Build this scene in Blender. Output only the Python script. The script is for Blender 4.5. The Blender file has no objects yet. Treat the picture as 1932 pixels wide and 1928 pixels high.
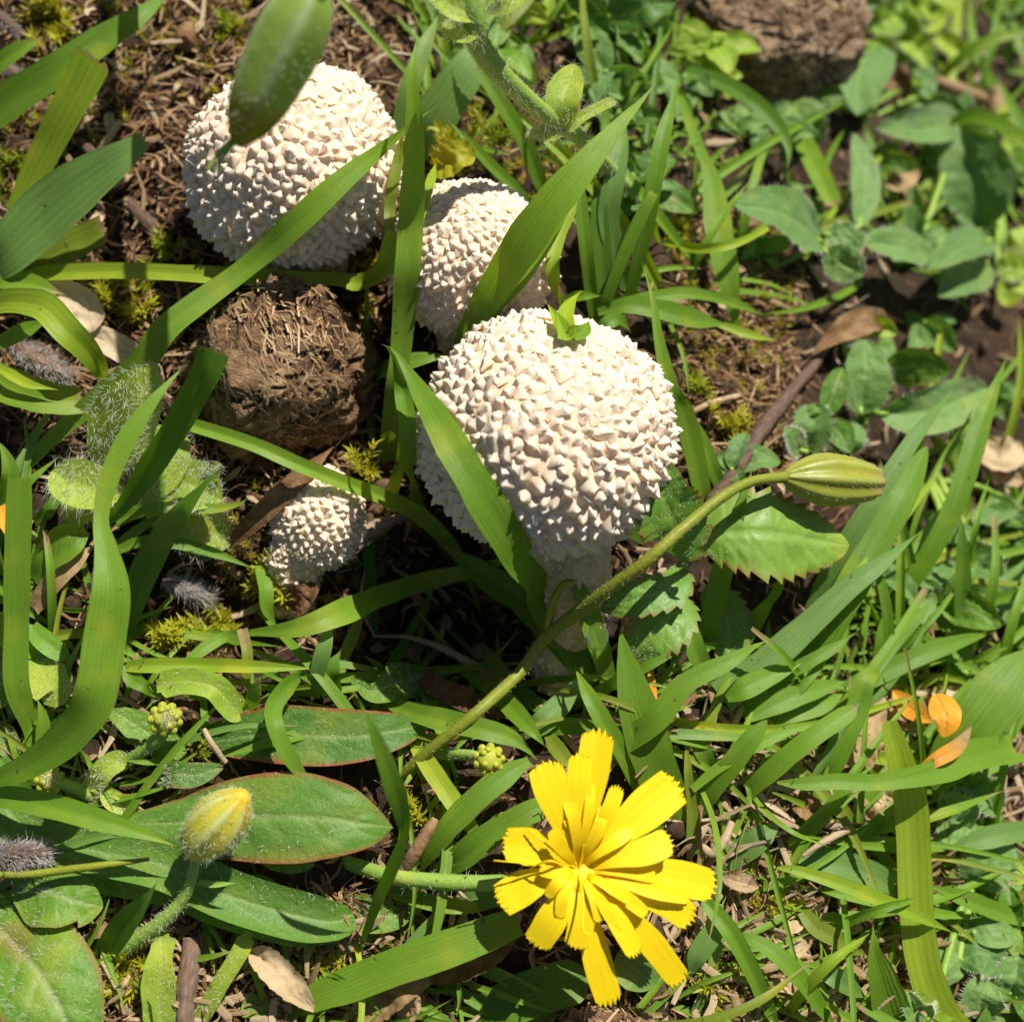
import bpy, bmesh, math, random
import numpy as np
from mathutils import Vector, Matrix

# ------------------------------------------------------------------ camera, sky, sun, exposure
# all lengths below are in centimetres; U turns them into metres
U = 0.01
R = random.Random(7)
NR = np.random.default_rng(7)
scene = bpy.context.scene
COL = scene.collection
TILT = math.radians(32)          # camera leans 32 degrees off the vertical
FOV = math.radians(40)
DIST = 16.5
AIM = np.array([0.0, 0.0, 0.7])
CD = np.array([0, math.sin(TILT), -math.cos(TILT)])
CR = np.array([1.0, 0, 0])
CU = np.array([0, math.cos(TILT), math.sin(TILT)])
CAM = AIM - CD * DIST
TF = math.tan(FOV / 2)

cam = bpy.data.cameras.new('camera')
cam.sensor_fit = 'HORIZONTAL'
cam.angle = FOV
cam.clip_start = 0.002
cam.clip_end = 200
cam.dof.use_dof = True
cam.dof.focus_distance = (DIST - 0.65) * U
cam.dof.aperture_fstop = cam.lens / 2.4      # opening of about 2.4 mm
co = bpy.data.objects.new('camera', cam)
COL.objects.link(co)
co.location = Vector(CAM * U)
co.rotation_euler = (TILT, 0, 0)
scene.camera = co

SUN_EL = math.radians(62)
SUN_AZ = math.radians(46)        # clockwise from +Y
sx, sy, sz = math.sin(SUN_AZ) * math.cos(SUN_EL), math.cos(SUN_AZ) * math.cos(SUN_EL), math.sin(SUN_EL)
world = bpy.data.worlds.new('World')
scene.world = world
world.use_nodes = True
wn = world.node_tree
sky = wn.nodes.new('ShaderNodeTexSky')
sky.sky_type = 'NISHITA'
sky.sun_disc = False
sky.sun_elevation = SUN_EL
sky.sun_rotation = SUN_AZ
wn.links.new(sky.outputs[0], wn.nodes['Background'].inputs[0])
wn.nodes['Background'].inputs[1].default_value = 0.05
sun = bpy.data.lights.new('sun', 'SUN')
sun.energy = 5.0
sun.angle = math.radians(0.53)
sun.color = (1.0, 0.95, 0.87)
so = bpy.data.objects.new('sun', sun)
COL.objects.link(so)
so.location = (0, 0, 1)
so.rotation_euler = Vector((-sx, -sy, -sz)).to_track_quat('-Z', 'Y').to_euler()
scene.view_settings.view_transform = 'Standard'
scene.view_settings.look = 'None'
scene.view_settings.gamma = 1
scene.view_settings.exposure = 0.60
scene.view_settings.use_curve_mapping = False
scene.cycles.max_bounces = 6
scene.cycles.diffuse_bounces = 3
scene.cycles.glossy_bounces = 2
scene.cycles.transmission_bounces = 4

# ------------------------------------------------------------------ small maths
def hash3(i, j, k):
    h = (i * 374761393 + j * 668265263 + k * 2147483647 + 1442695041) & 0xFFFFFFFF
    h = ((h ^ (h >> 13)) * 1274126177) & 0xFFFFFFFF
    h = (h ^ (h >> 16)) & 0xFFFFFFFF
    return h / 4294967295.0

def vnoise(p):
    p = np.asarray(p, float)
    f = np.floor(p); i = f.astype(np.int64); t = p - f
    t = t * t * (3 - 2 * t)
    out = 0
    for dx in (0, 1):
        wx = t[..., 0] if dx else 1 - t[..., 0]
        for dy in (0, 1):
            wy = t[..., 1] if dy else 1 - t[..., 1]
            for dz in (0, 1):
                wz = t[..., 2] if dz else 1 - t[..., 2]
                out = out + wx * wy * wz * hash3(i[..., 0] + dx, i[..., 1] + dy, i[..., 2] + dz)
    return out * 2 - 1

def n2(x, y, f, s=0):
    return vnoise(np.stack([np.asarray(x, float) * f, np.asarray(y, float) * f, np.full(np.shape(x), s + .5)], -1))

def nrm(v):
    v = np.asarray(v, float)
    return v / (np.linalg.norm(v, axis=-1, keepdims=True) + 1e-12)

def ray(px, py):
    return CD + TF * ((px - 966) / 966 * CR + (964 - py) / 966 * CU)

SLOPE = .28                      # the bank rises away from the viewer

def flat(px, py, z=0.0):
    """photo pixel met with the plane of the bank raised by z cm"""
    r = ray(px, py)
    return CAM + r * ((z + SLOPE * CAM[1] - CAM[2]) / (r[2] - SLOPE * r[1]))

HOLES = [(flat(840, 1085), 1.3, 1.9), (flat(668, 650), .85, 1.6), (flat(420, 1130), .8, .9), (flat(1010, 1250), .8, .7)]

def gz(x, y):
    x = np.asarray(x, float); y = np.asarray(y, float)
    z = SLOPE * y / (1 + (np.abs(y) / 20) ** 4) ** .25
    z = z - 0.48 * np.logaddexp(0, (x - 1.6) * 1.6) / 1.6
    z = z - 0.28 * np.logaddexp(0, (x * .7 + y * .8 - 3.2) * 1.2) / 1.2
    rr = np.hypot(x, y)
    z = np.maximum(z, -3.2 - 0.02 * rr)
    for c, r, d in HOLES:
        z = z - d * np.exp(-((x - c[0]) ** 2 + (y - c[1]) ** 2) / (r * r))
    return z + 0.16 * n2(x, y, .55, 3)

def crumbs(x, y):
    return .16 * n2(x, y, 1.6, 11) + .10 * n2(x, y, 3.7, 12) + .06 * n2(x, y, 8.1, 13)

def GZ(x, y):
    return gz(x, y) + crumbs(x, y)

CX, CY, CZ = (float(q) for q in CAM)
GQX, GQS = -40.0, .1
_q = GQX + GQS * np.arange(801)
GQ = gz(*np.meshgrid(_q, _q)).tolist()
def gzq(x, y):
    """quick bilinear look-up of gz for single points"""
    u = min(max((x - GQX) / GQS, 0), 798.9); v = min(max((y - GQX) / GQS, 0), 798.9)
    i, j = int(u), int(v); a, b = u - i, v - j
    r0, r1 = GQ[j], GQ[j + 1]
    return (r0[i] * (1 - a) + r0[i + 1] * a) * (1 - b) + (r1[i] * (1 - a) + r1[i + 1] * a) * b

def P(px, py, h=0.0):
    """photo pixel (1932 px wide scale) met with the ground raised by h cm"""
    r = ray(px, py)
    rx, ry, rz = float(r[0]), float(r[1]), float(r[2])
    z = h
    for _ in range(25):
        k = (z - CZ) / rz
        z = .5 * z + .5 * (gzq(CX + rx * k, CY + ry * k) + h)
    return CAM + r * ((z - CZ) / rz)

def pxs(p):
    """cm per photo pixel at point p"""
    return float(np.dot(np.asarray(p) - CAM, CD)) * TF / 966

TILE = dict(A=(0, 0), B=(637.6, 0), C=(1275.1, 0), D=(0, 637.6), E=(637.6, 637.6), F=(1275.1, 637.6),
            G=(0, 1271.3), H=(637.6, 1271.3), I=(1275.1, 1271.3), O=(0, 0))
TK = 0.3407

def trace(s):
    """'A x y h w; x y h w; ...' -> points (cm) and widths (cm); the letter names the crop the numbers were read in"""
    t = None; pts = []; ws = []
    for seg in s.split(';'):
        a = seg.split()
        if not a:
            continue
        if a[0] in TILE:
            t = a.pop(0)
        k = 1.0 if t == 'O' else TK
        ox, oy = TILE[t]
        v = [float(q) for q in a]
        p = P(ox + v[0] * k, oy + v[1] * k, v[2])
        pts.append(p)
        ws.append((v[3] if len(v) > 3 else 0) * k * pxs(p))
    return np.array(pts), np.array(ws)

def spline(P0, n, extra=None):
    """Catmull-Rom through points, n samples; extra = widths carried along"""
    P0 = np.asarray(P0, float)
    D = P0 if extra is None else np.column_stack([P0, extra])
    if len(D) == 2:
        t = np.linspace(0, 1, n)[:, None]
        S = D[0] * (1 - t) + D[1] * t
    else:
        E = np.vstack([2 * D[0] - D[1], D, 2 * D[-1] - D[-2]])
        L = np.r_[0, np.cumsum(np.linalg.norm(np.diff(P0, axis=0), axis=1))]
        s = np.linspace(0, L[-1], n)
        k = np.clip(np.searchsorted(L, s, side='right') - 1, 0, len(L) - 2)
        t = ((s - L[k]) / (L[k + 1] - L[k] + 1e-9))[:, None]
        a, b, c, d = E[k], E[k + 1], E[k + 2], E[k + 3]
        S = .5 * (2 * b + (c - a) * t + (2 * a - 5 * b + 4 * c - d) * t * t + (3 * b - a - 3 * c + d) * t ** 3)
    if extra is None:
        return S
    return S[:, :3], np.maximum(S[:, 3], 0)

# ------------------------------------------------------------------ mesh bookkeeping
class MB:
    def __init__(s):
        s.V = []; s.Q = []; s.T = []; s.UV = []; s.FX = []; s.n = 0
    def add(s, V, Q=None, T=None, UV=None, FX=None):
        V = np.asarray(V, float); m = len(V)
        s.V.append(V)
        if Q is not None and len(Q): s.Q.append(np.asarray(Q, np.int64) + s.n)
        if T is not None and len(T): s.T.append(np.asarray(T, np.int64) + s.n)
        s.UV.append(np.zeros((m, 2)) if UV is None else np.asarray(UV, float))
        if FX is None: FX = np.array([[0, 0, 0, .5]])
        s.FX.append(np.broadcast_to(np.asarray(FX, float), (m, 4)))
        s.n += m
        return s
    def merge(s, o):
        if o.n == 0: return s
        for q in o.Q: s.Q.append(q + s.n)
        for q in o.T: s.T.append(q + s.n)
        s.V += o.V; s.UV += o.UV; s.FX += o.FX; s.n += o.n
        return s
    def mesh(s, name, off, smooth=True):
        V = (np.vstack(s.V) - off) * U
        UV = np.vstack(s.UV); FX = np.vstack(s.FX)
        Q = np.vstack(s.Q) if s.Q else np.zeros((0, 4), np.int64)
        T = np.vstack(s.T) if s.T else np.zeros((0, 3), np.int64)
        me = bpy.data.meshes.new(name)
        me.vertices.add(len(V)); me.vertices.foreach_set('co', V.ravel())
        li = np.r_[Q.ravel(), T.ravel()]
        me.loops.add(len(li)); me.loops.foreach_set('vertex_index', li.astype(np.int32))
        st = np.r_[np.arange(len(Q)) * 4, len(Q) * 4 + np.arange(len(T)) * 3]
        me.polygons.add(len(st)); me.polygons.foreach_set('loop_start', st.astype(np.int32))
        me.polygons.foreach_set('use_smooth', np.full(len(st), smooth))
        uv = me.uv_layers.new(name='UVMap'); uv.data.foreach_set('uv', UV[li].ravel())
        at = me.attributes.new('fx', 'FLOAT_COLOR', 'POINT'); at.data.foreach_set('color', FX.ravel())
        me.update(calc_edges=True)
        me.validate()
        return me

BASE = {}
def tag(o, label=None, cat=None, group=None, kind=None):
    if label: o['label'] = label
    if cat: o['category'] = cat
    if group: o['group'] = group
    if kind: o['kind'] = kind
    return o

def empty(name, base, label, cat, group=None):
    o = bpy.data.objects.new(name, None)
    COL.objects.link(o)
    o.empty_display_size = .005
    o.location = Vector(np.asarray(base) * U)
    BASE[o.name] = np.asarray(base, float)
    return tag(o, label, cat, group)

def mk(name, mb, mat, parent=None, base=None, smooth=True, label=None, cat=None, group=None, kind=None):
    if parent is not None:
        off = BASE[parent.name]
    else:
        off = np.asarray(base if base is not None else mb.V[0][0], float)
    me = mb.mesh(name, off, smooth)
    me.materials.append(mat)
    o = bpy.data.objects.new(name, me)
    COL.objects.link(o)
    if parent is not None:
        o.parent = parent
        BASE[o.name] = off
    else:
        o.location = Vector(off * U)
        BASE[o.name] = off
    return tag(o, label, cat, group, kind)

# ------------------------------------------------------------------ materials
def newmat(name):
    m = bpy.data.materials.new(name); m.use_nodes = True
    nt = m.node_tree; nt.nodes.clear()
    return m, nt, nt.nodes, nt.links

def N_(ns, t, **kw):
    n = ns.new(t)
    for k, v in kw.items():
        if k.startswith('i_'):
            n.inputs[int(k[2:]) if k[2:].isdigit() else k[2:]].default_value = v
        else:
            setattr(n, k, v)
    return n

def mixc(nt, fac, a, b, mode='MIX'):
    n = nt.nodes.new('ShaderNodeMix'); n.data_type = 'RGBA'; n.blend_type = mode
    def put(sock, v):
        if isinstance(v, (tuple, list)): sock.default_value = (*v[:3], 1)
        elif isinstance(v, (int, float)): sock.default_value = v
        else: nt.links.new(v, sock)
    put(n.inputs[0], fac); put(n.inputs[6], a); put(n.inputs[7], b)
    return n.outputs[2]

def mth(nt, op, a, b=0.0, c=None, clamp=False):
    n = nt.nodes.new('ShaderNodeMath'); n.operation = op; n.use_clamp = clamp
    for i, v in enumerate((a, b, c)):
        if v is None: continue
        if isinstance(v, (int, float)): n.inputs[i].default_value = v
        else: nt.links.new(v, n.inputs[i])
    return n.outputs[0]

def ramp(nt, fac, stops):
    n = nt.nodes.new('ShaderNodeValToRGB')
    e = n.color_ramp.elements
    while len(e) < len(stops): e.new(.5)
    for q, (p, c) in zip(e, stops):
        q.position = p; q.color = (*c, 1)
    nt.links.new(fac, n.inputs[0])
    return n.outputs[0]

def noise(nt, vec, scale, detail=3, rough=.55, dist=0):
    n = N_(nt.nodes, 'ShaderNodeTexNoise')
    n.inputs['Scale'].default_value = scale; n.inputs['Detail'].default_value = detail
    n.inputs['Roughness'].default_value = rough; n.inputs['Distortion'].default_value = dist
    nt.links.new(vec, n.inputs['Vector'])
    return n.outputs['Fac']

def leafmat(name, c1, c2, stripes=0, trans=.42, rough=.52, tipc=(.42, .30, .13), veinc=None, edgec=(.30, .07, .03),
            spec=.28, nscale=260, bump=.00006, tcol=1.5, speck=True, sheen=0.0, sfac=.27):
    m, nt, ns, ln = newmat(name)
    out = ns.new('ShaderNodeOutputMaterial')
    tc = ns.new('ShaderNodeTexCoord')
    at = N_(ns, 'ShaderNodeAttribute', attribute_name='fx')
    sep = ns.new('ShaderNodeSeparateColor'); ln.new(at.outputs['Color'], sep.inputs[0])
    rnd = at.outputs['Alpha']
    no = noise(nt, tc.outputs['Object'], nscale, 4, .6)
    f = mth(nt, 'ADD', mth(nt, 'MULTIPLY', no, .75), mth(nt, 'MULTIPLY_ADD', rnd, .9, -.32), clamp=True)
    col = mixc(nt, f, c1, c2)
    uvn = ns.new('ShaderNodeUVMap'); uvn.uv_map = 'UVMap'
    if stripes:
        sx_ = ns.new('ShaderNodeSeparateXYZ'); ln.new(uvn.outputs[0], sx_.inputs[0])
        w = mth(nt, 'SINE', mth(nt, 'MULTIPLY', sx_.outputs[0], stripes * 6.2832))
        w = mth(nt, 'MULTIPLY_ADD', w, .5, .5)
        col = mixc(nt, mth(nt, 'MULTIPLY', w, sfac), col, (c1[0] * .42, c1[1] * .52, c1[2] * .5))
        mp = ns.new('ShaderNodeMapping'); mp.inputs['Scale'].default_value = (34, 1.3, 1)
        ln.new(uvn.outputs[0], mp.inputs[0])
        st = noise(nt, mp.outputs[0], 1.0, 3)
        col = mixc(nt, mth(nt, 'MULTIPLY_ADD', st, 1.3, -.45, clamp=True), col, (c2[0] * 1.3, c2[1] * 1.15, c2[2]))
        if speck:   # dry brown scuffs running along the blade
            m2 = ns.new('ShaderNodeMapping'); m2.inputs['Scale'].default_value = (5, .9, 1)
            ln.new(uvn.outputs[0], m2.inputs[0])
            va = ns.new('ShaderNodeVectorMath'); va.operation = 'ADD'; ln.new(m2.outputs[0], va.inputs[0])
            cv_ = ns.new('ShaderNodeCombineXYZ'); ln.new(mth(nt, 'MULTIPLY', rnd, 90), cv_.inputs[2]); ln.new(cv_.outputs[0], va.inputs[1])
            sc = noise(nt, va.outputs[0], 1.6, 4, .65)
            col = mixc(nt, mth(nt, 'MULTIPLY_ADD', sc, 5.0, -3.35, clamp=True), col, (.26, .22, .06))
    if speck:
        sp = noise(nt, tc.outputs['Object'], 900, 1)
        col = mixc(nt, mth(nt, 'MULTIPLY', mth(nt, 'GREATER_THAN', sp, .77), .7), col, (.05, .045, .015))
        bl = noise(nt, tc.outputs['Object'], 120, 3)
        col = mixc(nt, mth(nt, 'MULTIPLY_ADD', bl, 2.6, -1.45, clamp=True), col, (c2[0] * 1.9 + .03, c2[1] * 1.25, c2[2] * 1.1))
    if veinc is not None:
        col = mixc(nt, sep.outputs[1], col, veinc)
    col = mixc(nt, sep.outputs[2], col, edgec)
    tb = noise(nt, tc.outputs['Object'], 700, 2)
    col = mixc(nt, sep.outputs[0], col, mixc(nt, tb, tipc, (tipc[0] * .45, tipc[1] * .42, tipc[2] * .4)))
    p = ns.new('ShaderNodeBsdfPrincipled')
    ln.new(col, p.inputs['Base Color'])
    rn = noise(nt, tc.outputs['Object'], 500, 3)
    ln.new(mth(nt, 'MULTIPLY_ADD', rn, .35, rough - .17), p.inputs['Roughness'])
    p.inputs['Specular IOR Level'].default_value = spec
    if sheen:
        p.inputs['Sheen Weight'].default_value = sheen
        p.inputs['Sheen Roughness'].default_value = .5
    b = ns.new('ShaderNodeBump'); b.inputs['Strength'].default_value = .55; b.inputs['Distance'].default_value = bump
    ln.new(noise(nt, tc.outputs['Object'], 1900, 3), b.inputs['Height'])
    ln.new(b.outputs[0], p.inputs['Normal'])
    t = ns.new('ShaderNodeBsdfTranslucent')
    ln.new(mixc(nt, 1.0, col, (tcol, tcol * .95, tcol * .35), 'MULTIPLY'), t.inputs[0])
    mx = ns.new('ShaderNodeMixShader'); mx.inputs[0].default_value = trans
    ln.new(p.outputs[0], mx.inputs[1]); ln.new(t.outputs[0], mx.inputs[2])
    ln.new(mx.outputs[0], out.inputs[0])
    return m

def drymat(name, stops, nscale=300, rough=.8, trans=0.0, bump=.0002, aniso=None, spec=.25, fib=None):
    """litter, dung, twigs: ramp over noise + fx alpha (per-piece random; on dung also painted crease shade)"""
    m, nt, ns, ln = newmat(name)
    out = ns.new('ShaderNodeOutputMaterial')
    tc = ns.new('ShaderNodeTexCoord')
    at = N_(ns, 'ShaderNodeAttribute', attribute_name='fx')
    vec = tc.outputs['Object']
    if aniso:
        uvn = ns.new('ShaderNodeUVMap'); uvn.uv_map = 'UVMap'
        mp = ns.new('ShaderNodeMapping'); mp.inputs['Scale'].default_value = aniso
        ln.new(uvn.outputs[0], mp.inputs[0])
        no = noise(nt, mp.outputs[0], 1.0, 4, .65)
    else:
        if fib:
            fm = ns.new('ShaderNodeMapping'); fm.inputs['Scale'].default_value = fib; fm.inputs['Rotation'].default_value = (.4, .3, .5)
            ln.new(vec, fm.inputs[0]); vec = fm.outputs[0]
        no = noise(nt, vec, nscale, 6, .7, .9 if fib else .4)
    f = mth(nt, 'ADD', mth(nt, 'MULTIPLY_ADD', no, 1.3, -.40), mth(nt, 'MULTIPLY_ADD', at.outputs['Alpha'], .7, -.1), clamp=True)
    col = ramp(nt, f, stops)
    p = ns.new('ShaderNodeBsdfPrincipled')
    ln.new(col, p.inputs['Base Color']); p.inputs['Roughness'].default_value = rough
    p.inputs['Specular IOR Level'].default_value = spec
    b = ns.new('ShaderNodeBump'); b.inputs['Strength'].default_value = .8; b.inputs['Distance'].default_value = bump
    ln.new(no if aniso else noise(nt, vec, nscale * 3, 4, .7), b.inputs['Height']); ln.new(b.outputs[0], p.inputs['Normal'])
    if trans:
        t = ns.new('ShaderNodeBsdfTranslucent'); ln.new(col, t.inputs[0])
        mx = ns.new('ShaderNodeMixShader'); mx.inputs[0].default_value = trans
        ln.new(p.outputs[0], mx.inputs[1]); ln.new(t.outputs[0], mx.inputs[2]); ln.new(mx.outputs[0], out.inputs[0])
    else:
        ln.new(p.outputs[0], out.inputs[0])
    return m

M = {}
M['grass'] = leafmat('grass_green', (.105, .225, .016), (.18, .325, .026), 9)
M['deep'] = leafmat('grass_deep_green', (.068, .165, .014), (.115, .235, .02), 9)
M['blue'] = leafmat('grass_glaucous_green', (.12, .235, .055), (.17, .305, .065), 7, rough=.55, spec=.3)
M['yel'] = leafmat('grass_yellow_green', (.20, .33, .020), (.30, .42, .030), 5)
M['oldg'] = leafmat('grass_olive_green', (.13, .22, .02), (.22, .27, .03), 6)
M['leaf'] = leafmat('broad_leaf_green', (.095, .22, .018), (.165, .31, .03), 0, veinc=(.34, .40, .16), rough=.5, trans=.30, nscale=420, bump=.00028)
M['leafdk'] = leafmat('broad_leaf_deep_green', (.06, .155, .018), (.11, .225, .03), 0, veinc=(.24, .32, .10), rough=.5, trans=.28, nscale=420, bump=.00028)
M['round'] = leafmat('soft_round_leaf_green', (.10, .215, .045), (.17, .30, .065), 0, veinc=(.18, .33, .07), rough=.55, spec=.35, trans=.34, nscale=420, bump=.00030, sheen=.25, edgec=(.25, .36, .10))
M['lime'] = leafmat('young_leaf_lime', (.22, .36, .03), (.33, .46, .05), 0, veinc=(.40, .48, .10), trans=.38, bump=.0001, edgec=(.36, .26, .06))
M['serr'] = leafmat('serrated_leaf_green', (.11, .25, .025), (.19, .33, .035), 0, veinc=(.26, .42, .08), rough=.5, spec=.42, edgec=(.30, .03, .02), trans=.28, nscale=500)
M['orange'] = leafmat('orange_leaf', (.55, .24, .02), (.70, .36, .03), 0, veinc=(.5, .2, .03), trans=.3)
M['petal'] = leafmat('petal_yellow', (.84, .62, .005), (.90, .72, .010), 11, sfac=.13, trans=.32, rough=.55, spec=.25, tipc=(.55, .20, .02),
                     edgec=(.88, .60, .005), nscale=200, bump=.00002, tcol=1.05, speck=False)
M['style'] = leafmat('style_amber', (.86, .56, .004), (.90, .66, .006), 0, trans=.2, speck=False, tcol=1.0, tipc=(.45, .2, .01))
M['stem'] = leafmat('stem_olive', (.17, .20, .016), (.25, .28, .03), 0, trans=.08, rough=.45, bump=.0002, edgec=(.3, .16, .06))
M['stemg'] = leafmat('stem_soft_green', (.20, .33, .05), (.28, .42, .07), 0, trans=.12, rough=.5, bump=.0002)
M['bud'] = leafmat('bud_olive', (.16, .20, .012), (.25, .275, .022), 0, trans=.12, rough=.45, spec=.45, veinc=(.36, .37, .10), edgec=(.34, .15, .04))
M['hangbud'] = leafmat('hanging_bud_green', (.25, .38, .06), (.34, .46, .10), 0, trans=.45, rough=.5, veinc=(.62, .66, .50), tipc=(.42, .33, .015), edgec=(.16, .28, .05), speck=False)
M['budy'] = leafmat('bud_yellow', (.36, .40, .03), (.46, .46, .06), 0, trans=.2, veinc=(.60, .60, .30), edgec=(.85, .55, .01), tipc=(.85, .55, .01))
M['moss'] = leafmat('moss_gold', (.27, .26, .012), (.40, .40, .025), 0, trans=.4, tipc=(.20, .085, .02), speck=False)
M['mossg'] = leafmat('moss_green', (.16, .22, .012), (.30, .34, .02), 0, trans=.4, tipc=(.16, .08, .02), speck=False)
M['hair'] = leafmat('pale_hair', (.62, .62, .50), (.75, .74, .66), 0, trans=.5, speck=False, tcol=1.0)
M['wool'] = leafmat('grey_wool', (.22, .19, .18), (.50, .46, .44), 0, trans=.3, speck=False, tcol=1.0)
M['soil'] = drymat('soil', [(0, (.008, .005, .003)), (.4, (.036, .021, .011)), (.7, (.085, .05, .026)), (1, (.17, .11, .06))], 420, .9, bump=.0006)
M['litter'] = drymat('litter_brown', [(0, (.035, .018, .008)), (.4, (.15, .075, .03)), (.7, (.30, .18, .085)), (1, (.50, .38, .23))], 500, .75, .15)
M['straw'] = drymat('straw', [(0, (.20, .115, .045)), (.45, (.42, .29, .15)), (1, (.66, .53, .36))], 300, .6, .22, aniso=(30, 2, 1))
M['deadleaf'] = drymat('dead_leaf', [(0, (.15, .075, .03)), (.5, (.40, .27, .13)), (1, (.58, .45, .26))], 350, .65, .25)
M['twig'] = drymat('twig_bark', [(0, (.05, .03, .02)), (.5, (.15, .095, .065)), (1, (.30, .22, .16))], 300, .85, aniso=(14, 6, 1))
M['dung'] = drymat('dung', [(0, (.03, .014, .006)), (.35, (.17, .092, .038)), (.65, (.34, .215, .105)), (1, (.56, .42, .25))], 420, .5, bump=.0009, spec=.4, fib=(1, 4.5, 2.5))
M['dungp'] = drymat('dung_pale', [(0, (.07, .042, .022)), (.35, (.26, .165, .09)), (.65, (.42, .30, .18)), (1, (.62, .49, .33))], 420, .75, bump=.0009, fib=(1, 4.5, 2.5))
M['dungf'] = drymat('dung_fibre', [(0, (.12, .06, .025)), (.5, (.29, .18, .085)), (1, (.52, .39, .22))], 300, .6)
M['cap'] = drymat('puffball_skin', [(0, (.70, .50, .30)), (.5, (.82, .64, .43)), (1, (.88, .75, .56))], 500, .85, bump=.0002)
M['stalk'] = drymat('puffball_stalk', [(0, (.50, .36, .17)), (.5, (.72, .58, .36)), (1, (.84, .74, .54))], 700, .9, bump=.0005)

def spinemat():
    m, nt, ns, ln = newmat('puffball_spine')
    out = ns.new('ShaderNodeOutputMaterial')
    at = N_(ns, 'ShaderNodeAttribute', attribute_name='fx')
    sep = ns.new('ShaderNodeSeparateColor'); ln.new(at.outputs['Color'], sep.inputs[0])
    tc = ns.new('ShaderNodeTexCoord')
    no = noise(nt, tc.outputs['Object'], 900, 3)
    c = mixc(nt, no, (.91, .82, .67), (.88, .77, .60))
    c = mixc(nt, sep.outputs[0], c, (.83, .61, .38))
    p = ns.new('ShaderNodeBsdfPrincipled')
    ln.new(c, p.inputs['Base Color']); p.inputs['Roughness'].default_value = .75
    p.inputs['Specular IOR Level'].default_value = .2
    t = ns.new('ShaderNodeBsdfTranslucent'); ln.new(mixc(nt, 1.0, c, (1.0, .86, .66), 'MULTIPLY'), t.inputs[0])
    mx = ns.new('ShaderNodeMixShader'); mx.inputs[0].default_value = .32
    ln.new(p.outputs[0], mx.inputs[1]); ln.new(t.outputs[0], mx.inputs[2]); ln.new(mx.outputs[0], out.inputs[0])
    return m
M['spine'] = spinemat()

def watermat():
    m, nt, ns, ln = newmat('water')
    out = ns.new('ShaderNodeOutputMaterial')
    p = ns.new('ShaderNodeBsdfPrincipled')
    p.inputs['Base Color'].default_value = (.97, .99, .97, 1); p.inputs['Roughness'].default_value = 0.02
    p.inputs['IOR'].default_value = 1.333; p.inputs['Transmission Weight'].default_value = 1
    ln.new(p.outputs[0], out.inputs[0])
    return m
M['water'] = watermat()

# ------------------------------------------------------------------ shape builders (cm)
def frames(C, up=None, twist=0.0):
    """tangent, side and normal along a curve; the flat side turns towards a mix of straight up and the viewer's side"""
    T = nrm(np.gradient(C, axis=0))
    ref = nrm(nrm(CAM - C) * .6 + np.array([0, 0, .4])) if up is None else np.broadcast_to(nrm(up), C.shape)
    S = np.cross(T, ref)
    bad = np.linalg.norm(S, axis=1) < .15
    if bad.any():
        S[bad] = np.cross(T[bad], np.array([1.0, .2, 0]))
    S = nrm(S)
    for _ in range(4):
        S[1:-1] = S[1:-1] * .5 + (S[:-2] + S[2:]) * .25
    S = nrm(S - T * np.sum(S * T, 1, keepdims=True))
    Nn = np.cross(S, T)
    if np.ndim(twist) or twist:
        a = np.asarray(twist) * np.ones(len(C))
        c, s_ = np.cos(a)[:, None], np.sin(a)[:, None]
        S, Nn = S * c + Nn * s_, Nn * c - S * s_
    return T, S, Nn

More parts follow.
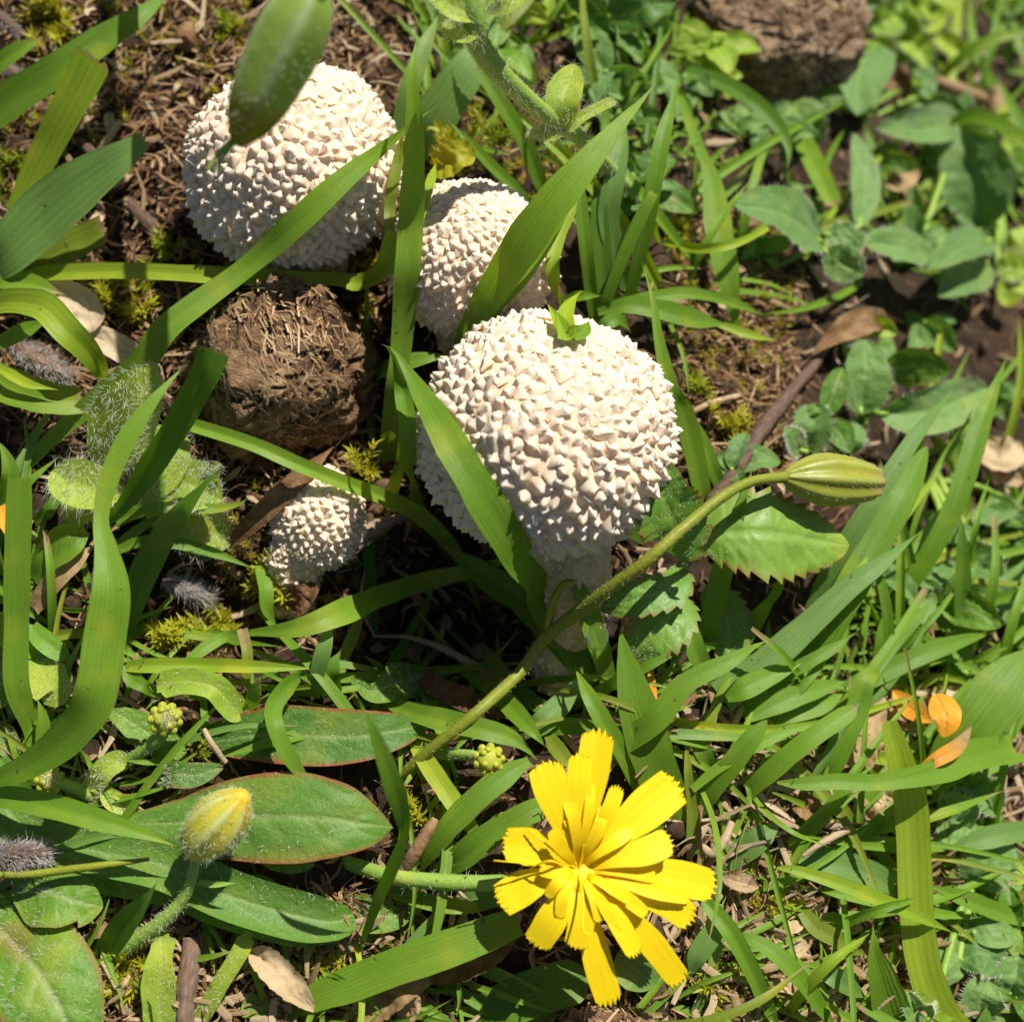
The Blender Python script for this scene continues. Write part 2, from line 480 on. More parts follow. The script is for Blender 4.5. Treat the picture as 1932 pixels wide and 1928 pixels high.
def blade(pts, ws, end='tip', fold=.22, nL=34, nW=11, twist=0.0, ridge=.02, brown=0.0, basey=0.0, wav=.03, up=None, rnd=None, C=None, W=None, teeth=5):
    if C is None:
        C, W = spline(pts, nL, ws)
    nL = len(C)
    W = np.array(W, float)
    s = np.linspace(0, 1, nL)
    rnd = R.random() if rnd is None else rnd
    if end == 'tip':
        W = W * np.clip(1 - np.clip((s - .62) / .38, 0, 1) ** 2.2, 0.015, 1)
    elif end == 'round':
        W = W * np.sqrt(np.clip(1 - np.clip((s - .86) / .14, 0, 1) ** 2, 0.02, 1))
    T, S, Nn = frames(C, up, twist)
    u = np.linspace(-1, 1, nW)
    so = R.random() * 50
    hgt = fold * np.abs(u) ** 1.2
    kk = np.arange(nW)
    hgt = hgt + ridge * np.where(kk % 2 == 0, 1, -1) * np.where(np.abs(u) > .98, 0, 1)
    wv = n2(s * (2 + nL / 12), np.zeros(nL), 1, so)
    edge = n2(s * nL * .25, np.zeros(nL), 1, so + 9) * .05
    V = (C[:, None, :] + S[:, None, :] * (W[:, None] / 2 * (1 + edge[:, None]) * u[None])[..., None]
         + Nn[:, None, :] * (W[:, None] / 2 * (hgt[None] - fold * .4) + wav * wv[:, None] * W[:, None] + wav * .7 * W[:, None] * u[None] * n2(s * nL * .12, np.zeros(nL), 1, so + 4)[:, None])[..., None])
    if end == 'cut':
        V[-1] += T[-1] * (NR.uniform(-.16, .06, nW)[:, None] * W[-1])
    elif end == 'teeth':
        ph = (u * .5 + .5) * teeth
        tooth = np.abs((ph % 1) - .5) * 2
        V[-1] -= T[-1] * ((tooth * .26 + NR.uniform(0, .08, nW) + .25 * u * u)[:, None] * W[-1])
        V[-2] -= T[-1] * ((.25 * u * u)[:, None] * W[-1] * .6)
    L = np.r_[0, np.cumsum(np.linalg.norm(np.diff(C, axis=0), axis=1))]
    UV = np.stack(np.broadcast_arrays((u[None] + 1) / 2, L[:, None]), -1).reshape(-1, 2)
    FX = np.zeros((nL, nW, 4)); FX[..., 3] = rnd
    if brown:
        bl = brown * (.75 + .5 * NR.random(nW))[None]
        FX[..., 0] = np.clip((L[:, None] - (L[-1] - bl)) / (bl * .5 + 1e-6), 0, 1) * .95
    idx = np.arange(nL * nW).reshape(nL, nW)
    Q = np.stack([idx[:-1, :-1], idx[:-1, 1:], idx[1:, 1:], idx[1:, :-1]], -1).reshape(-1, 4)
    mb = MB().add(V.reshape(-1, 3), Q, UV=UV, FX=FX.reshape(-1, 4))
    return mb

def leaf(pts, w, shape='oval', serr=0, nserr=10, cup=.2, vein=.03, nv=7, nL=44, nW=19, red=.0, blister=.02, twist=0.0, rnd=None, up=None, lobes=0, tipbrown=0, drop=0.0, jag=0.0):
    C = spline(pts, nL)
    s = np.linspace(0, 1, nL)
    rnd = R.random() if rnd is None else rnd
    if shape == 'oval':
        pr = np.sin(np.pi * np.clip(s, 0, 1) ** .85) ** .62
    elif shape == 'obov':
        pr = np.sin(np.pi * np.clip(s, 0, 1) ** 1.45) ** .7 * .98 + .10 * (1 - s)
    elif shape == 'lance':
        pr = np.sin(np.pi * s ** .8) ** .9
    elif shape == 'strap':
        pr = np.clip(s / .08, .5, 1) * np.sqrt(np.clip(1 - np.clip((s - .85) / .15, 0, 1) ** 2, .02, 1))
    pr = np.maximum(pr, .02)
    u = np.linspace(-1, 1, nW)
    so = R.random() * 90
    hw = np.repeat((pr * w / 2)[:, None], nW, 1)
    for sgn in (0, 1):
        sel = (u > 0) if sgn else (u < 0)
        e = 1 + .05 * n2(s * 6, np.zeros(nL), 1, so + sgn * 7)
        if serr:
            ph = (s * nserr + .3 * sgn) % 1
            e = e + serr * (ph - .5) * np.clip(pr * 1.5, 0, 1) * (1 + .5 * n2(s * nserr, np.zeros(nL), 1, so))
        if lobes:
            e = e - .42 * np.clip(np.sin(s * np.pi * lobes * 2 + sgn * 1.3), 0, 1) ** 2 * (s < .8)
        if jag:
            e = e + jag * NR.uniform(-1, 1, nL)
        hw[:, sel] *= e[:, None]
    T, S, Nn = frames(C, up, twist)
    au = np.abs(u)
    ph = (s[:, None] * nv - au[None] * 1.25 + .2)
    d = np.abs((ph % 1) - .5) * 2
    side = np.clip((d - .78) / .22, 0, 1)
    mid = np.exp(-(au / .07) ** 2)
    V2 = np.clip(side * .55 * np.clip(1 - au[None] ** 3, 0, 1) + mid[None] * .95, 0, 1)
    ss = np.repeat(s[:, None], nW, 1); uu = np.repeat(u[None], nL, 0)
    bl = n2(ss * 14, uu * 4, 1, so + 3) * blister + n2(ss * 5, uu * 1.5, 1, so + 5) * blister * 2.2
    z = cup * au[None] ** 1.6 - V2 * vein + bl - drop * au[None] ** 2
    V = C[:, None] + S[:, None] * (hw * u[None])[..., None] + Nn[:, None] * (z * w / 2 * np.clip(pr * 1.4, .1, 1)[:, None])[..., None]
    FX = np.zeros((nL, nW, 4)); FX[..., 3] = rnd
    FX[..., 1] = V2 * .75
    FX[..., 2] = red * np.clip((au[None] - .86) / .12, 0, 1) * (.6 + .4 * n2(ss * 9, uu, 1, so))
    FX[..., 2] = np.maximum(FX[..., 2], red * .38 * np.clip(n2(ss * 3, uu * 1.2, 1, so + 8) * 3 - 1.35, 0, 1))
    if tipbrown: FX[..., 0] = np.clip((s[:, None] - (1 - tipbrown)) / tipbrown * 1.6, 0, 1)
    L = np.r_[0, np.cumsum(np.linalg.norm(np.diff(C, axis=0), axis=1))]
    UV = np.stack(np.broadcast_arrays((u[None] + 1) / 2, L[:, None]), -1).reshape(-1, 2)
    idx = np.arange(nL * nW).reshape(nL, nW)
    Q = np.stack([idx[:-1, :-1], idx[:-1, 1:], idx[1:, 1:], idx[1:, :-1]], -1).reshape(-1, 4)
    mb = MB().add(V.reshape(-1, 3), Q, UV=UV, FX=FX.reshape(-1, 4))
    mb.grid = (V, Nn, S)
    return mb

def tube(pts, rad, nL=30, nS=10, lump=.06, ribs=0, ribd=0.0, rnd=None, fx=None):
    C, W = spline(pts, nL, np.broadcast_to(np.asarray(rad, float), (len(pts),)))
    T, S, Nn = frames(C, (0.13, .2, 1))
    a = np.linspace(0, 2 * np.pi, nS, endpoint=False)
    so = R.random() * 60
    s = np.linspace(0, 1, nL)
    rr = W[:, None] * (1 + lump * vnoise(np.stack([np.repeat(s[:, None] * nL * .6, nS, 1), np.repeat(np.cos(a)[None] * 1.5, nL, 0) + so, np.repeat(np.sin(a)[None] * 1.5, nL, 0)], -1)))
    if ribs: rr = rr * (1 + ribd * np.cos(a * ribs))[None]
    V = C[:, None] + S[:, None] * (rr * np.cos(a))[..., None] + Nn[:, None] * (rr * np.sin(a))[..., None]
    idx = np.arange(nL * nS).reshape(nL, nS); nx = np.roll(idx, -1, 1)
    Q = np.stack([idx[:-1], nx[:-1], nx[1:], idx[1:]], -1).reshape(-1, 4)
    V = np.vstack([V.reshape(-1, 3), C[:1], C[-1:]])
    n = nL * nS
    Tt = [[n, nx[0, i], idx[0, i]] for i in range(nS)] + [[n + 1, idx[-1, i], nx[-1, i]] for i in range(nS)]
    FX = np.zeros((n + 2, 4)); FX[:, 3] = R.random() if rnd is None else rnd
    if fx is not None: FX[:n, :3] = fx(np.repeat(s, nS), np.tile(a, nL))
    L = np.r_[0, np.cumsum(np.linalg.norm(np.diff(C, axis=0), axis=1))]
    UV = np.vstack([np.stack(np.broadcast_arrays(a[None] / 6.2832, L[:, None]), -1).reshape(-1, 2), [[0, 0], [1, L[-1]]]])
    return MB().add(V, Q, Tt, UV, FX)

def hairs(pos, nor, ln=.12, wid=.006, bend=.5, jit=.6, n=3):
    """thin tapering bristles, each a bent strip"""
    pos = np.asarray(pos, float); k = len(pos)
    mb = MB()
    if not k: return mb
    d = nrm(nrm(nor) + NR.normal(0, jit, (k, 3)) * .6)
    b = nrm(NR.normal(0, 1, (k, 3)))
    L = ln * NR.uniform(.5, 1.2, k)[:, None]
    side = nrm(np.cross(d, nrm(CAM - pos)))
    t = np.linspace(0, 1, n)
    rows = []
    for q in t:
        c = pos + d * L * q + b * L * bend * q * q
        w = wid * (1 - q * .9) / 2
        rows += [c - side * w, c + side * w]
    V = np.stack(rows, 1).reshape(-1, 3)
    m = 2 * n
    base = (np.arange(k) * m)[:, None]
    Q = np.concatenate([base + np.array([2 * i, 2 * i + 1, 2 * i + 3, 2 * i + 2]) for i in range(n - 1)])
    FX = np.zeros((k, m, 4)); FX[..., 3] = NR.random(k)[:, None]
    return mb.add(V, Q, FX=FX.reshape(-1, 4))

def surf_samples(mb, n, rim=False):
    """random points and normals on a mesh's quads"""
    V = np.vstack(mb.V); Q = np.vstack(mb.Q)
    a, b, c, d = (V[Q[:, i]] for i in range(4))
    nn = np.cross(c - a, d - b); ar = np.linalg.norm(nn, axis=1)
    k = NR.choice(len(Q), n, p=ar / ar.sum())
    x, y = NR.random((2, n, 1))
    p = (a[k] * (1 - x) + b[k] * x) * (1 - y) + (d[k] * (1 - x) + c[k] * x) * y
    if len(mb.T):            # closed body: make the normals point outwards
        cc = V.mean(0)
        if np.sum(np.sum((a - cc) * nn, 1)) < 0: nn = -nn
    nv = nrm(nn[k])
    return p, nv

# ------------------------------------------------------------------ ground
def build_ground():
    inner = np.arange(-9.0, 9.001, .055)
    outer = []
    step, q = .06, 9.0
    while q < 400:
        step *= 1.22; q += step; outer.append(q)
    outer = np.array(outer)
    xs = np.r_[-outer[::-1], inner, outer]
    ys = xs + 1.5
    X, Y = np.meshgrid(xs, ys)
    Z = GZ(X, Y)
    fine = np.clip(1 - (np.hypot(X, Y - 1.5) - 9) / 6, 0, 1)
    Z = Z + fine * (.035 * n2(X, Y, 15, 14) + .02 * n2(X, Y, 27, 15))
    V = np.stack([X, Y, Z], -1).reshape(-1, 3)
    n = len(xs)
    idx = np.arange(n * n).reshape(n, n)
    Q = np.stack([idx[:-1, :-1], idx[:-1, 1:], idx[1:, 1:], idx[1:, :-1]], -1).reshape(-1, 4)
    FX = np.zeros((n * n, 4)); FX[:, 3] = .30 + .30 * n2(X, Y, .8, 31).ravel()
    mb = MB().add(V, Q, FX=FX)
    mk('ground', mb, M['soil'], base=(0, 0, 0), kind='structure')
build_ground()

# ------------------------------------------------------------------ puffballs
def spine_variant(k):
    rr = random.Random(100 + k)
    n = rr.choice([3, 4, 4, 5])
    m = 2 * n
    V = []; FX = []
    tipx, tipy = rr.uniform(-.22, .22), rr.uniform(-.22, .22)
    for ring, (zz, f, g) in enumerate(((-.12, 1.08, .78), (.36, .62, .36), (.76, .27, .13))):
        for i in range(m):
            a = 2 * math.pi * i / m + rr.uniform(-.12, .12) + .15 * ring
            r = (f if i % 2 == 0 else g) * rr.uniform(.74, 1.24)
            V.append((r * math.cos(a) + tipx * zz, r * math.sin(a) + tipy * zz, zz + rr.uniform(-.10, .10)))
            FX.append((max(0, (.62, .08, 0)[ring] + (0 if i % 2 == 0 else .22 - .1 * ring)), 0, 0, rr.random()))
    V.append((tipx, tipy, 1.0)); FX.append((0, 0, 0, .5))
    Q = []; T = []
    for ring in range(2):
        for i in range(m):
            a, b = ring * m + i, ring * m + (i + 1) % m
            Q.append((a, b, b + m, a + m))
    for i in range(m):
        T.append((2 * m + i, 2 * m + (i + 1) % m, 3 * m))
    return np.array(V), np.array(Q), np.array(T), np.array(FX)

SPV = [spine_variant(k) for k in range(14)]
SPM = []
for k, (v, q, t, fx) in enumerate(SPV):
    me = MB().add(v / U, q, t, FX=fx).mesh('spine', np.zeros(3), True)   # unit sized, scaled per spine
    me.materials.append(M['spine'])
    SPM.append(me)

CAPS = []
def puffball(cpx, cpy, cz, rpx, flatz, N, sp, lean, label, stalk=None, low=-.5, seed=1, ):
    """cpx, cpy: centre of the head in the photo, cz: height of that centre (cm); rpx: radius in photo px"""
    c = flat(cpx, cpy, cz)
    r = rpx * pxs(c) - sp * .38
    axis = nrm(lean)
    ex = nrm(np.cross((0, 1, 0), axis)); ey = np.cross(axis, ex)
    Bm = np.stack([ex, ey, axis], 1)
    root_p = np.array([c[0], c[1], float(GZ(c[0], c[1]))]) if stalk is None else stalk[-1]
    root = empty('puffball_mushroom', root_p, label, 'mushroom', 'spiny white puffballs')
    # head
    nl, ns_ = 48, 72
    th = np.linspace(0.001, np.pi, nl); ph = np.linspace(0, 2 * np.pi, ns_, endpoint=False)
    TH, PH = np.meshgrid(th, ph, indexing='ij')
    D = np.stack([np.sin(TH) * np.cos(PH), np.sin(TH) * np.sin(PH), np.cos(TH)], -1)
    def shape(D):
        k = 1 + .05 * vnoise(D * 1.7 + seed * 3.1) + .025 * vnoise(D * 5 + seed)
        pear = 1 - .13 * np.clip(-D[..., 2], 0, 1) ** 1.5
        E = D * np.array([1, 1, flatz]) * (k * np.where(D[..., 2] < 0, pear, 1))[..., None]
        return E * r
    E = shape(D)
    V = (E.reshape(-1, 3) @ Bm.T) + c
    idx = np.arange(nl * ns_).reshape(nl, ns_); nx = np.roll(idx, -1, 1)
    Q = np.stack([idx[:-1], idx[1:], nx[1:], nx[:-1]], -1).reshape(-1, 4)
    FX = np.zeros((len(V), 4)); FX[:, 3] = .5 + .4 * vnoise(D.reshape(-1, 3) * 6)
    mk('cap', MB().add(V, Q, FX=FX), M['cap'], root)
    # spines on a spiral, those that face the viewer most are single parts, the rest one coat
    i = np.arange(N) + .5
    z = 1 - (1 - low) * i / N
    a = i * 2.399963 + NR.normal(0, .02, N)
    d = np.stack([np.sqrt(1 - z * z) * np.cos(a), np.sqrt(1 - z * z) * np.sin(a), z], -1)
    d = nrm(d + NR.normal(0, sp / r * .13, (N, 3)))
    e = shape(d)
    nrmal = nrm(d / np.array([1, 1, flatz]))
    pw = e @ Bm.T + c; nw = nrmal @ Bm.T
    view = np.sum(nw * nrm(CAM - pw), 1)
    order = np.argsort(-view)
    coat = MB()
    for rank, j in enumerate(order):
        zz = nrm(nw[j] + NR.normal(0, .16, 3) + np.array([0, 0, -.10]))
        xx = nrm(np.cross(zz, NR.normal(0, 1, 3))); yy = np.cross(zz, xx)
        fz = d[j, 2]
        hs = sp * NR.uniform(.50, .88) * (.62 + .38 * np.clip((.95 - fz) / .8, 0, 1))
        ws = sp * NR.uniform(.60, .80)
        k = int(NR.integers(len(SPV)))
        A = np.stack([xx * ws, yy * ws * NR.uniform(.8, 1.15), zz * hs], 1)
        if rank < 300:
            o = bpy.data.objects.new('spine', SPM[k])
            COL.objects.link(o); o.parent = root
            m4 = Matrix.Identity(4)
            for q in range(3):
                for w_ in range(3):
                    m4[q][w_] = A[q, w_] * U
                m4[q][3] = (pw[j] - root_p)[q] * U
            o.matrix_basis = m4
        else:
            v, q, t, fx = SPV[k]
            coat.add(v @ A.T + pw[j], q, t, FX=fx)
    if coat.n:
        mk('spine_coat', coat, M['spine'], root, kind='stuff')
    if stalk is not None:
        # stalk rows: (point, radius)
        pass
    CAPS.append((c, np.array([r + sp, r + sp, r * flatz + sp]), Bm))
    return root, c, r

def stalk_for(root, pts, rad):
    mb = tube(pts, rad, 26, 22, .16)
    V = np.vstack(mb.V)
    V += .035 * vnoise(V * 7)[:, None] * nrm(V - V.mean(0)) + .022 * vnoise(V * 16)[:, None] * nrm(V - V.mean(0))
    mb.V = [V]
    mk('stalk', mb, M['stalk'], root)
    p, nn = surf_samples(mb, 700)
    g = MB()
    for q in range(700):
        zz = nn[q]; xx = nrm(np.cross(zz, NR.normal(0, 1, 3))); yy = np.cross(zz, xx); s_ = NR.uniform(.02, .055)
        v, qq, t, fx = SPV[int(NR.integers(len(SPV)))]
        g.add(v @ (np.stack([xx, yy, zz * .7], 1) * s_).T + p[q], qq, t, FX=fx)
    mk('stalk_grain', g, M['spine'], root, smooth=False, kind='stuff')

SP = .165
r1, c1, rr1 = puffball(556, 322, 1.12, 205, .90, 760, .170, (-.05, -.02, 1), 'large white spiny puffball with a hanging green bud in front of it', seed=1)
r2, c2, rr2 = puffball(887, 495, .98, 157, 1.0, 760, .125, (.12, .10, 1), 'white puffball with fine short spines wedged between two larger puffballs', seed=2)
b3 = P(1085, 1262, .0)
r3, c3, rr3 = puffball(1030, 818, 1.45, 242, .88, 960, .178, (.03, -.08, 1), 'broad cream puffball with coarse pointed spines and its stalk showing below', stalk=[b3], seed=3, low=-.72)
stalk_for(r3, [c3 + np.array([.05, -.25, -.9]), P(1082, 1090, .75), P(1078, 1175, .4), b3 + np.array([0, 0, -.2])], [.66, .44, .38, .50])
b4 = P(545, 1120, 0)
r4, c4, rr4 = puffball(598, 985, .05, 88, 1.28, 420, .105, (.30, .75, .75), 'small half hidden beige puffball among moss in a dark hollow', stalk=[b4], seed=4, low=-.9)
stalk_for(r4, [c4 + np.array([-.05, -.1, -.1]), P(575, 1020, .55), P(552, 1075, .25), b4 + np.array([0, 0, -.2])], [.30, .34, .34, .30])
# the two puffballs that stand on the soil keep a short foot
for rt, c, r_ in ((r1, c1, rr1), (r2, c2, rr2)):
    g = np.array([c[0], c[1] - .1, float(GZ(c[0], c[1])) - .25])
    stalk_for(rt, [c + np.array([0, 0, -r_ * .6]), (c + g) / 2 + np.array([0, 0, -.3]), g], [r_ * .6, r_ * .45, r_ * .5])

# ------------------------------------------------------------------ dung lumps
def dung(cpx, cpy, h, rpx, squash, planes, label, seed, nf=700, rot=0.0, mat='dung'):
    c = P(cpx, cpy, h)
    r = rpx * pxs(c)
    bm = bmesh.new(); bmesh.ops.create_icosphere(bm, subdivisions=6, radius=1)
    D = np.array([v.co[:] for v in bm.verts]); F = np.array([[v.index for v in f.verts] for f in bm.faces]); bm.free()
    rad = 1 + .22 * vnoise(D * 1.3 + seed) + .10 * vnoise(D * 3.1 + seed)
    for (nx_, ny_, nz_, dd) in planes:
        pn = nrm((nx_, ny_, nz_)); k = D @ pn
        lim = np.where(k > .05, dd / np.maximum(k, .05), 9)
        rad = np.minimum(rad, lim + .02 * vnoise(D * 4 + seed * 2))
    e = D * rad[:, None]
    # fibrous creases
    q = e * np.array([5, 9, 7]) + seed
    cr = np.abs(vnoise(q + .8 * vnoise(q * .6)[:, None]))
    rad = rad - .17 * np.clip(.25 - cr, 0, 1) / .25 * .5 + .035 * vnoise(e * 14 + seed) + .018 * np.abs(vnoise(e * np.array([16, 38, 26]) + 1.5 * vnoise(e * 5)[:, None])) + .016 * vnoise(e * np.array([34, 60, 48]))
    V = D * rad[:, None] * np.array(squash) * r
    ca, sa = math.cos(rot), math.sin(rot)
    V = V @ np.array([[ca, sa, 0], [-sa, ca, 0], [0, 0, 1]]) + c
    FX = np.zeros((len(V), 4)); FX[:, 3] = np.clip(.5 + .45 * vnoise(D * 2.6 + seed) + .3 * vnoise(e * 11 + seed) - .5 * np.clip(.2 - cr, 0, 1) / .2, 0, 1)  # random tone, plus shade painted into the colour along the creases
    base = np.array([c[0], c[1], V[:, 2].min()])
    root = empty('dung_lump', base, label, 'dung', 'brown fibrous dung lumps')
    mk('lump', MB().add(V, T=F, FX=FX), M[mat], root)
    # chewed straw pressed into the surface
    nv = nrm(V - c)
    pick = NR.choice(len(V), nf)
    g = MB()
    for j in pick:
        t = nrm(np.cross(nv[j], nrm(np.array([.8, .45, .3]) + NR.normal(0, .55, 3))))
        t2 = np.cross(nv[j], t); L = NR.uniform(.06, .34); w = NR.uniform(.010, .030)
        p = V[j] + nv[j] * .006
        m_ = p + nv[j] * NR.uniform(.002, .016)
        g.add([p - t * L / 2 - t2 * w / 2, p - t * L / 2 + t2 * w / 2, m_ + t2 * w / 2, m_ - t2 * w / 2, p + t * L / 2 + t2 * w / 2, p + t * L / 2 - t2 * w / 2],
              [[0, 1, 2, 3], [3, 2, 4, 5]], FX=[[0, 0, 0, NR.random()]])
    mk('straw_fibres', g, M['dungf'], root, kind='stuff')
    CAPS.append((c, np.array(squash) * r * .80, np.eye(3)))
    return root

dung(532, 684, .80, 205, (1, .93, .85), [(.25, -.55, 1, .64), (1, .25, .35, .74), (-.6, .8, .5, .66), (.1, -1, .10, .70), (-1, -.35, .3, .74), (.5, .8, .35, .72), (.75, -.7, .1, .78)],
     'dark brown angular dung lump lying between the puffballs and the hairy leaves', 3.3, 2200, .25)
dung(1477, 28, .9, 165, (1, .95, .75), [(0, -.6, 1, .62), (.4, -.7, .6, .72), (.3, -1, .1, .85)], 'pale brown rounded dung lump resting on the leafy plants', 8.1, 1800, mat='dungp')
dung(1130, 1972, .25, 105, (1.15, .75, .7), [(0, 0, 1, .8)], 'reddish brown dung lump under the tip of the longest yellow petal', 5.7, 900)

def clear(C, pad=.03, only=None):
    """lift a curve towards the viewer's side until it lies on top of the puffballs and lumps it crosses in the photo"""
    C = np.array(C)
    for c, rad, Bm in (CAPS if only is None else [CAPS[i] for i in only]):
        o = (CAM - c) @ Bm / (rad + pad)
        d = nrm(C - CAM)
        dl = d @ Bm / (rad + pad)
        A = np.sum(dl * dl, 1); B_ = 2 * dl @ o; K = o @ o - 1
        disc = B_ * B_ - 4 * A * K
        hit = disc > 0
        t = (-B_ - np.sqrt(np.maximum(disc, 0))) / (2 * A)
        dist = np.linalg.norm(C - CAM, axis=1)
        move = hit & (t < dist)
        # only lift where the curve is meant to pass in front
        dist = np.where(move, t, dist)
        C = CAM + d * dist[:, None]
    # smooth the distances
    d = nrm(C - CAM); dist = np.linalg.norm(C - CAM, axis=1)
    low = dist.copy()
    for _ in range(30):
        sm = dist.copy(); sm[1:-1] = (dist[:-2] + 2 * dist[1:-1] + dist[2:]) / 4
        dist = np.minimum(sm, low)
    return CAM + d * dist[:, None]

# ------------------------------------------------------------------ traced grass blades
ADJ = dict(grass='mid green', blue='bluish', deep='dark green', yel='yellow green', oldg='olive', lime='lime green', leaf='leaf green', round='soft green', leafdk='deep green')
ENDS = dict(tip='pointed', cut='blunt cut', round='round tipped')
def vary(label, mat, end):
    return label.replace('light green ', '').replace('pale ', '').replace('green grass blade', 'grass blade').replace('grass blade', ADJ[mat] + ' ' + ENDS[end] + ' grass blade', 1)

def GB(s, mat='grass', label=None, group=None, over=False, **kw):
    if group: label = vary(label, mat, kw.get('end', 'tip'))
    pts, ws = trace(s)
    n = kw.pop('nL', 40)
    C, W = spline(pts, n, ws)
    if over: C = clear(C, only=None if over is True else over)
    mb = blade(None, None, C=C, W=W, **kw)
    base = C[0] if C[0][2] - float(gz(*C[0][:2])) < C[-1][2] - float(gz(*C[-1][:2])) else C[-1]
    return mk('grass_blade', mb, M[mat], base=base, label=label, cat='grass', group=group)

# --- left edge
GB('A -140 700 .5 200; -40 620 .7 215; 300 400 1.1 190; 560 225 1.2 160; 780 85 1.2 125; 960 -70 1.0 80', 'grass', 'broad green grass blade slanting over brown soil toward the hanging bud', fold=.18)
GB('A 90 1180 .2 120; 190 960 .5 150; 330 690 .9 185; 440 480 1.2 205; 522 318 1.4 215', 'yel', 'yellow green grass blade cut off square with a white frayed end', end='cut', fold=.16, brown=.05, nL=34)
GB('A -60 1500 .5 150; 40 1400 .8 250; 240 1195 1.1 310; 480 1000 1.4 270; 650 885 1.5 190; 810 772 1.5 85', 'blue', 'wide bluish green grass blade with a narrow notched tip', end='cut', fold=.12, brown=.06)
GB('A 110 1530 .25 70; 250 1440 .4 150; 420 1350 .5 175; 590 1262 .6 150', 'oldg', 'short yellowish grass blade with a torn straw coloured end under a bluish blade', end='cut', brown=.12)
GB('A 150 1525 .35 60; 300 1510 .6 90; 700 1502 .9 98; 1300 1530 1.1 95; 1700 1545 1.25 80; B 0 1548 1.3 75; 110 1565 1.3 100; 215 1520 1.25 110; 290 1420 1.2 125; 325 1290 1.15 120', 'yel',
   'long flat yellow green grass stalk lying level and curling up at its end', end='cut', fold=.25, nL=60, over=True)
GB('D 20 870 .0 30; 110 740 .25 60; 350 500 .7 95; 560 325 1.0 130; 800 120 1.35 150; A 940 1800 1.5 150; 1340 1500 1.7 115; 1600 1275 2.0 150; 1900 1000 2.3 155; B 250 820 2.5 125; 440 665 2.5 75; 545 592 2.5 20',
   'grass', 'long slanting grass blade crossing over the dung lump and the large puffball', nL=80, over=True, fold=.2)
GB('A -90 420 .7 100; 0 345 .9 105; 120 268 1.0 80; 245 203 1.0 20', 'grass', brown=.15, label='short green grass blade with a browned tip above the broad slanting blade')
GB('A -60 1560 .5 110; 40 1545 .6 120; 200 1580 .7 110; 372 1636 .6 10', 'grass', brown=.25, label='green grass blade with a straw brown tip over a torn pale leaf')
GB('A -80 1700 1.0 120; 60 1670 1.3 150; 240 1700 1.6 170; D 370 -40 1.6 165; 480 70 1.3 145; 560 190 .9 110; 596 300 .4 40', 'yel', 'shiny arching yellow green blade bending down beside the torn leaf', fold=.3, nL=44)
GB('A -60 1930 .9 60; 60 1870 1.0 90; 160 1820 1.05 85; 270 1775 1.1 30', 'grass', 'stubby light green blade tucked under the shiny arching blade')
GB('D -80 180 .6 150; 60 270 .9 210; 200 320 1.0 190; 330 345 .95 175; 455 350 .85 150', 'grass', 'wide light green folded blade with a ragged brown cut end', end='cut', brown=.05, fold=.3)
GB('D -60 130 .8 40; 40 190 1.1 60; 160 255 1.15 55; 330 290 1.1 12', 'yel', 'thin bright yellow green blade edge along the wide folded blade')
GB('G 210 560 .1 90; 190 320 .3 110; D 95 1930 .7 135; 92 1600 1.0 135; 98 1200 1.4 140; 105 980 1.6 140; 108 765 1.8 120', 'grass', 'upright flat green grass blade with a blunt cut top at the hairy plants', end='cut', fold=.1, nL=46)
GB('D -60 1000 .4 80; 20 880 .7 120; 60 760 .9 100; 20 620 1.0 50; -30 560 1.0 10', 'grass', 'pale green blade curving out beside the blunt upright blade')
GB('G -120 640 .4 60; 0 575 .8 100; 170 500 1.2 165; 370 350 1.7 215; 520 140 2.1 235; D 585 1640 2.3 235; 615 1400 2.5 215; 590 1180 2.6 135; 560 1020 2.6 85; 590 830 2.7 110; 690 580 2.8 150; 830 370 2.7 140; 960 220 2.5 70; 1050 132 2.3 14',
   'grass', 'long sickle shaped grass blade with a twist in the middle and a fine hairy edge', nL=84, fold=.16)
GB('D 590 1020 .5 50; 680 930 .8 85; 800 760 1.2 130; 930 560 1.6 150; 1050 350 2.0 158; 1130 200 2.3 165; 1190 50 2.5 175', 'deep', 'dark green grass blade with a square cut top against the dung lump', end='cut', fold=.45, twist=-.5, brown=.03)
GB('D 690 1760 .0 80; 700 1600 .3 130; 760 1400 .8 175; 870 1170 1.2 175; 1010 970 1.5 135; 1120 830 1.6 80; 1210 725 1.6 20', 'deep', 'dark curved grass blade rising over the hairy leaves to a fine point', twist=.35, fold=.3)
GB('D 640 1010 .5 80; 800 950 .8 75; 980 940 1.0 65; 1180 945 1.1 60; 1320 920 1.1 40; 1385 875 1.1 10', 'grass', 'thin grass blade lying across the hairy leaves with an upturned tip')
GB('D 660 1170 .4 50; 800 1125 .6 65; 1000 1140 .8 70; 1200 1195 .8 55; 1425 1285 .6 12', 'grass', 'thin grass blade ending in the yellow moss')
GB('D 640 1170 .3 60; 740 1080 .5 60; 860 1000 .6 40; 890 985 .6 8', 'grass', group='short blades below the hairy leaves', label='short green grass blade wedged under the hairy leaves')
GB('D 190 1020 .2 50; 260 960 .4 70; 330 860 .4 50; 340 800 .3 20', 'deep', group='short blades below the hairy leaves', label='short green grass blade wedged under the hairy leaves')
GB('D 1000 470 .9 50; 1080 488 1.0 78; 1400 590 1.2 85; 1650 700 1.3 85; 1900 800 1.35 85; E 220 870 1.35 90; 430 970 1.25 95; 570 1090 1.1 90; 660 1200 .8 80; 740 1380 .4 60; 800 1560 -.1 50', 'grass',
   'long grass blade bending from the dung lump over the small puffball into the hollow', nL=66, fold=.4, over=True)
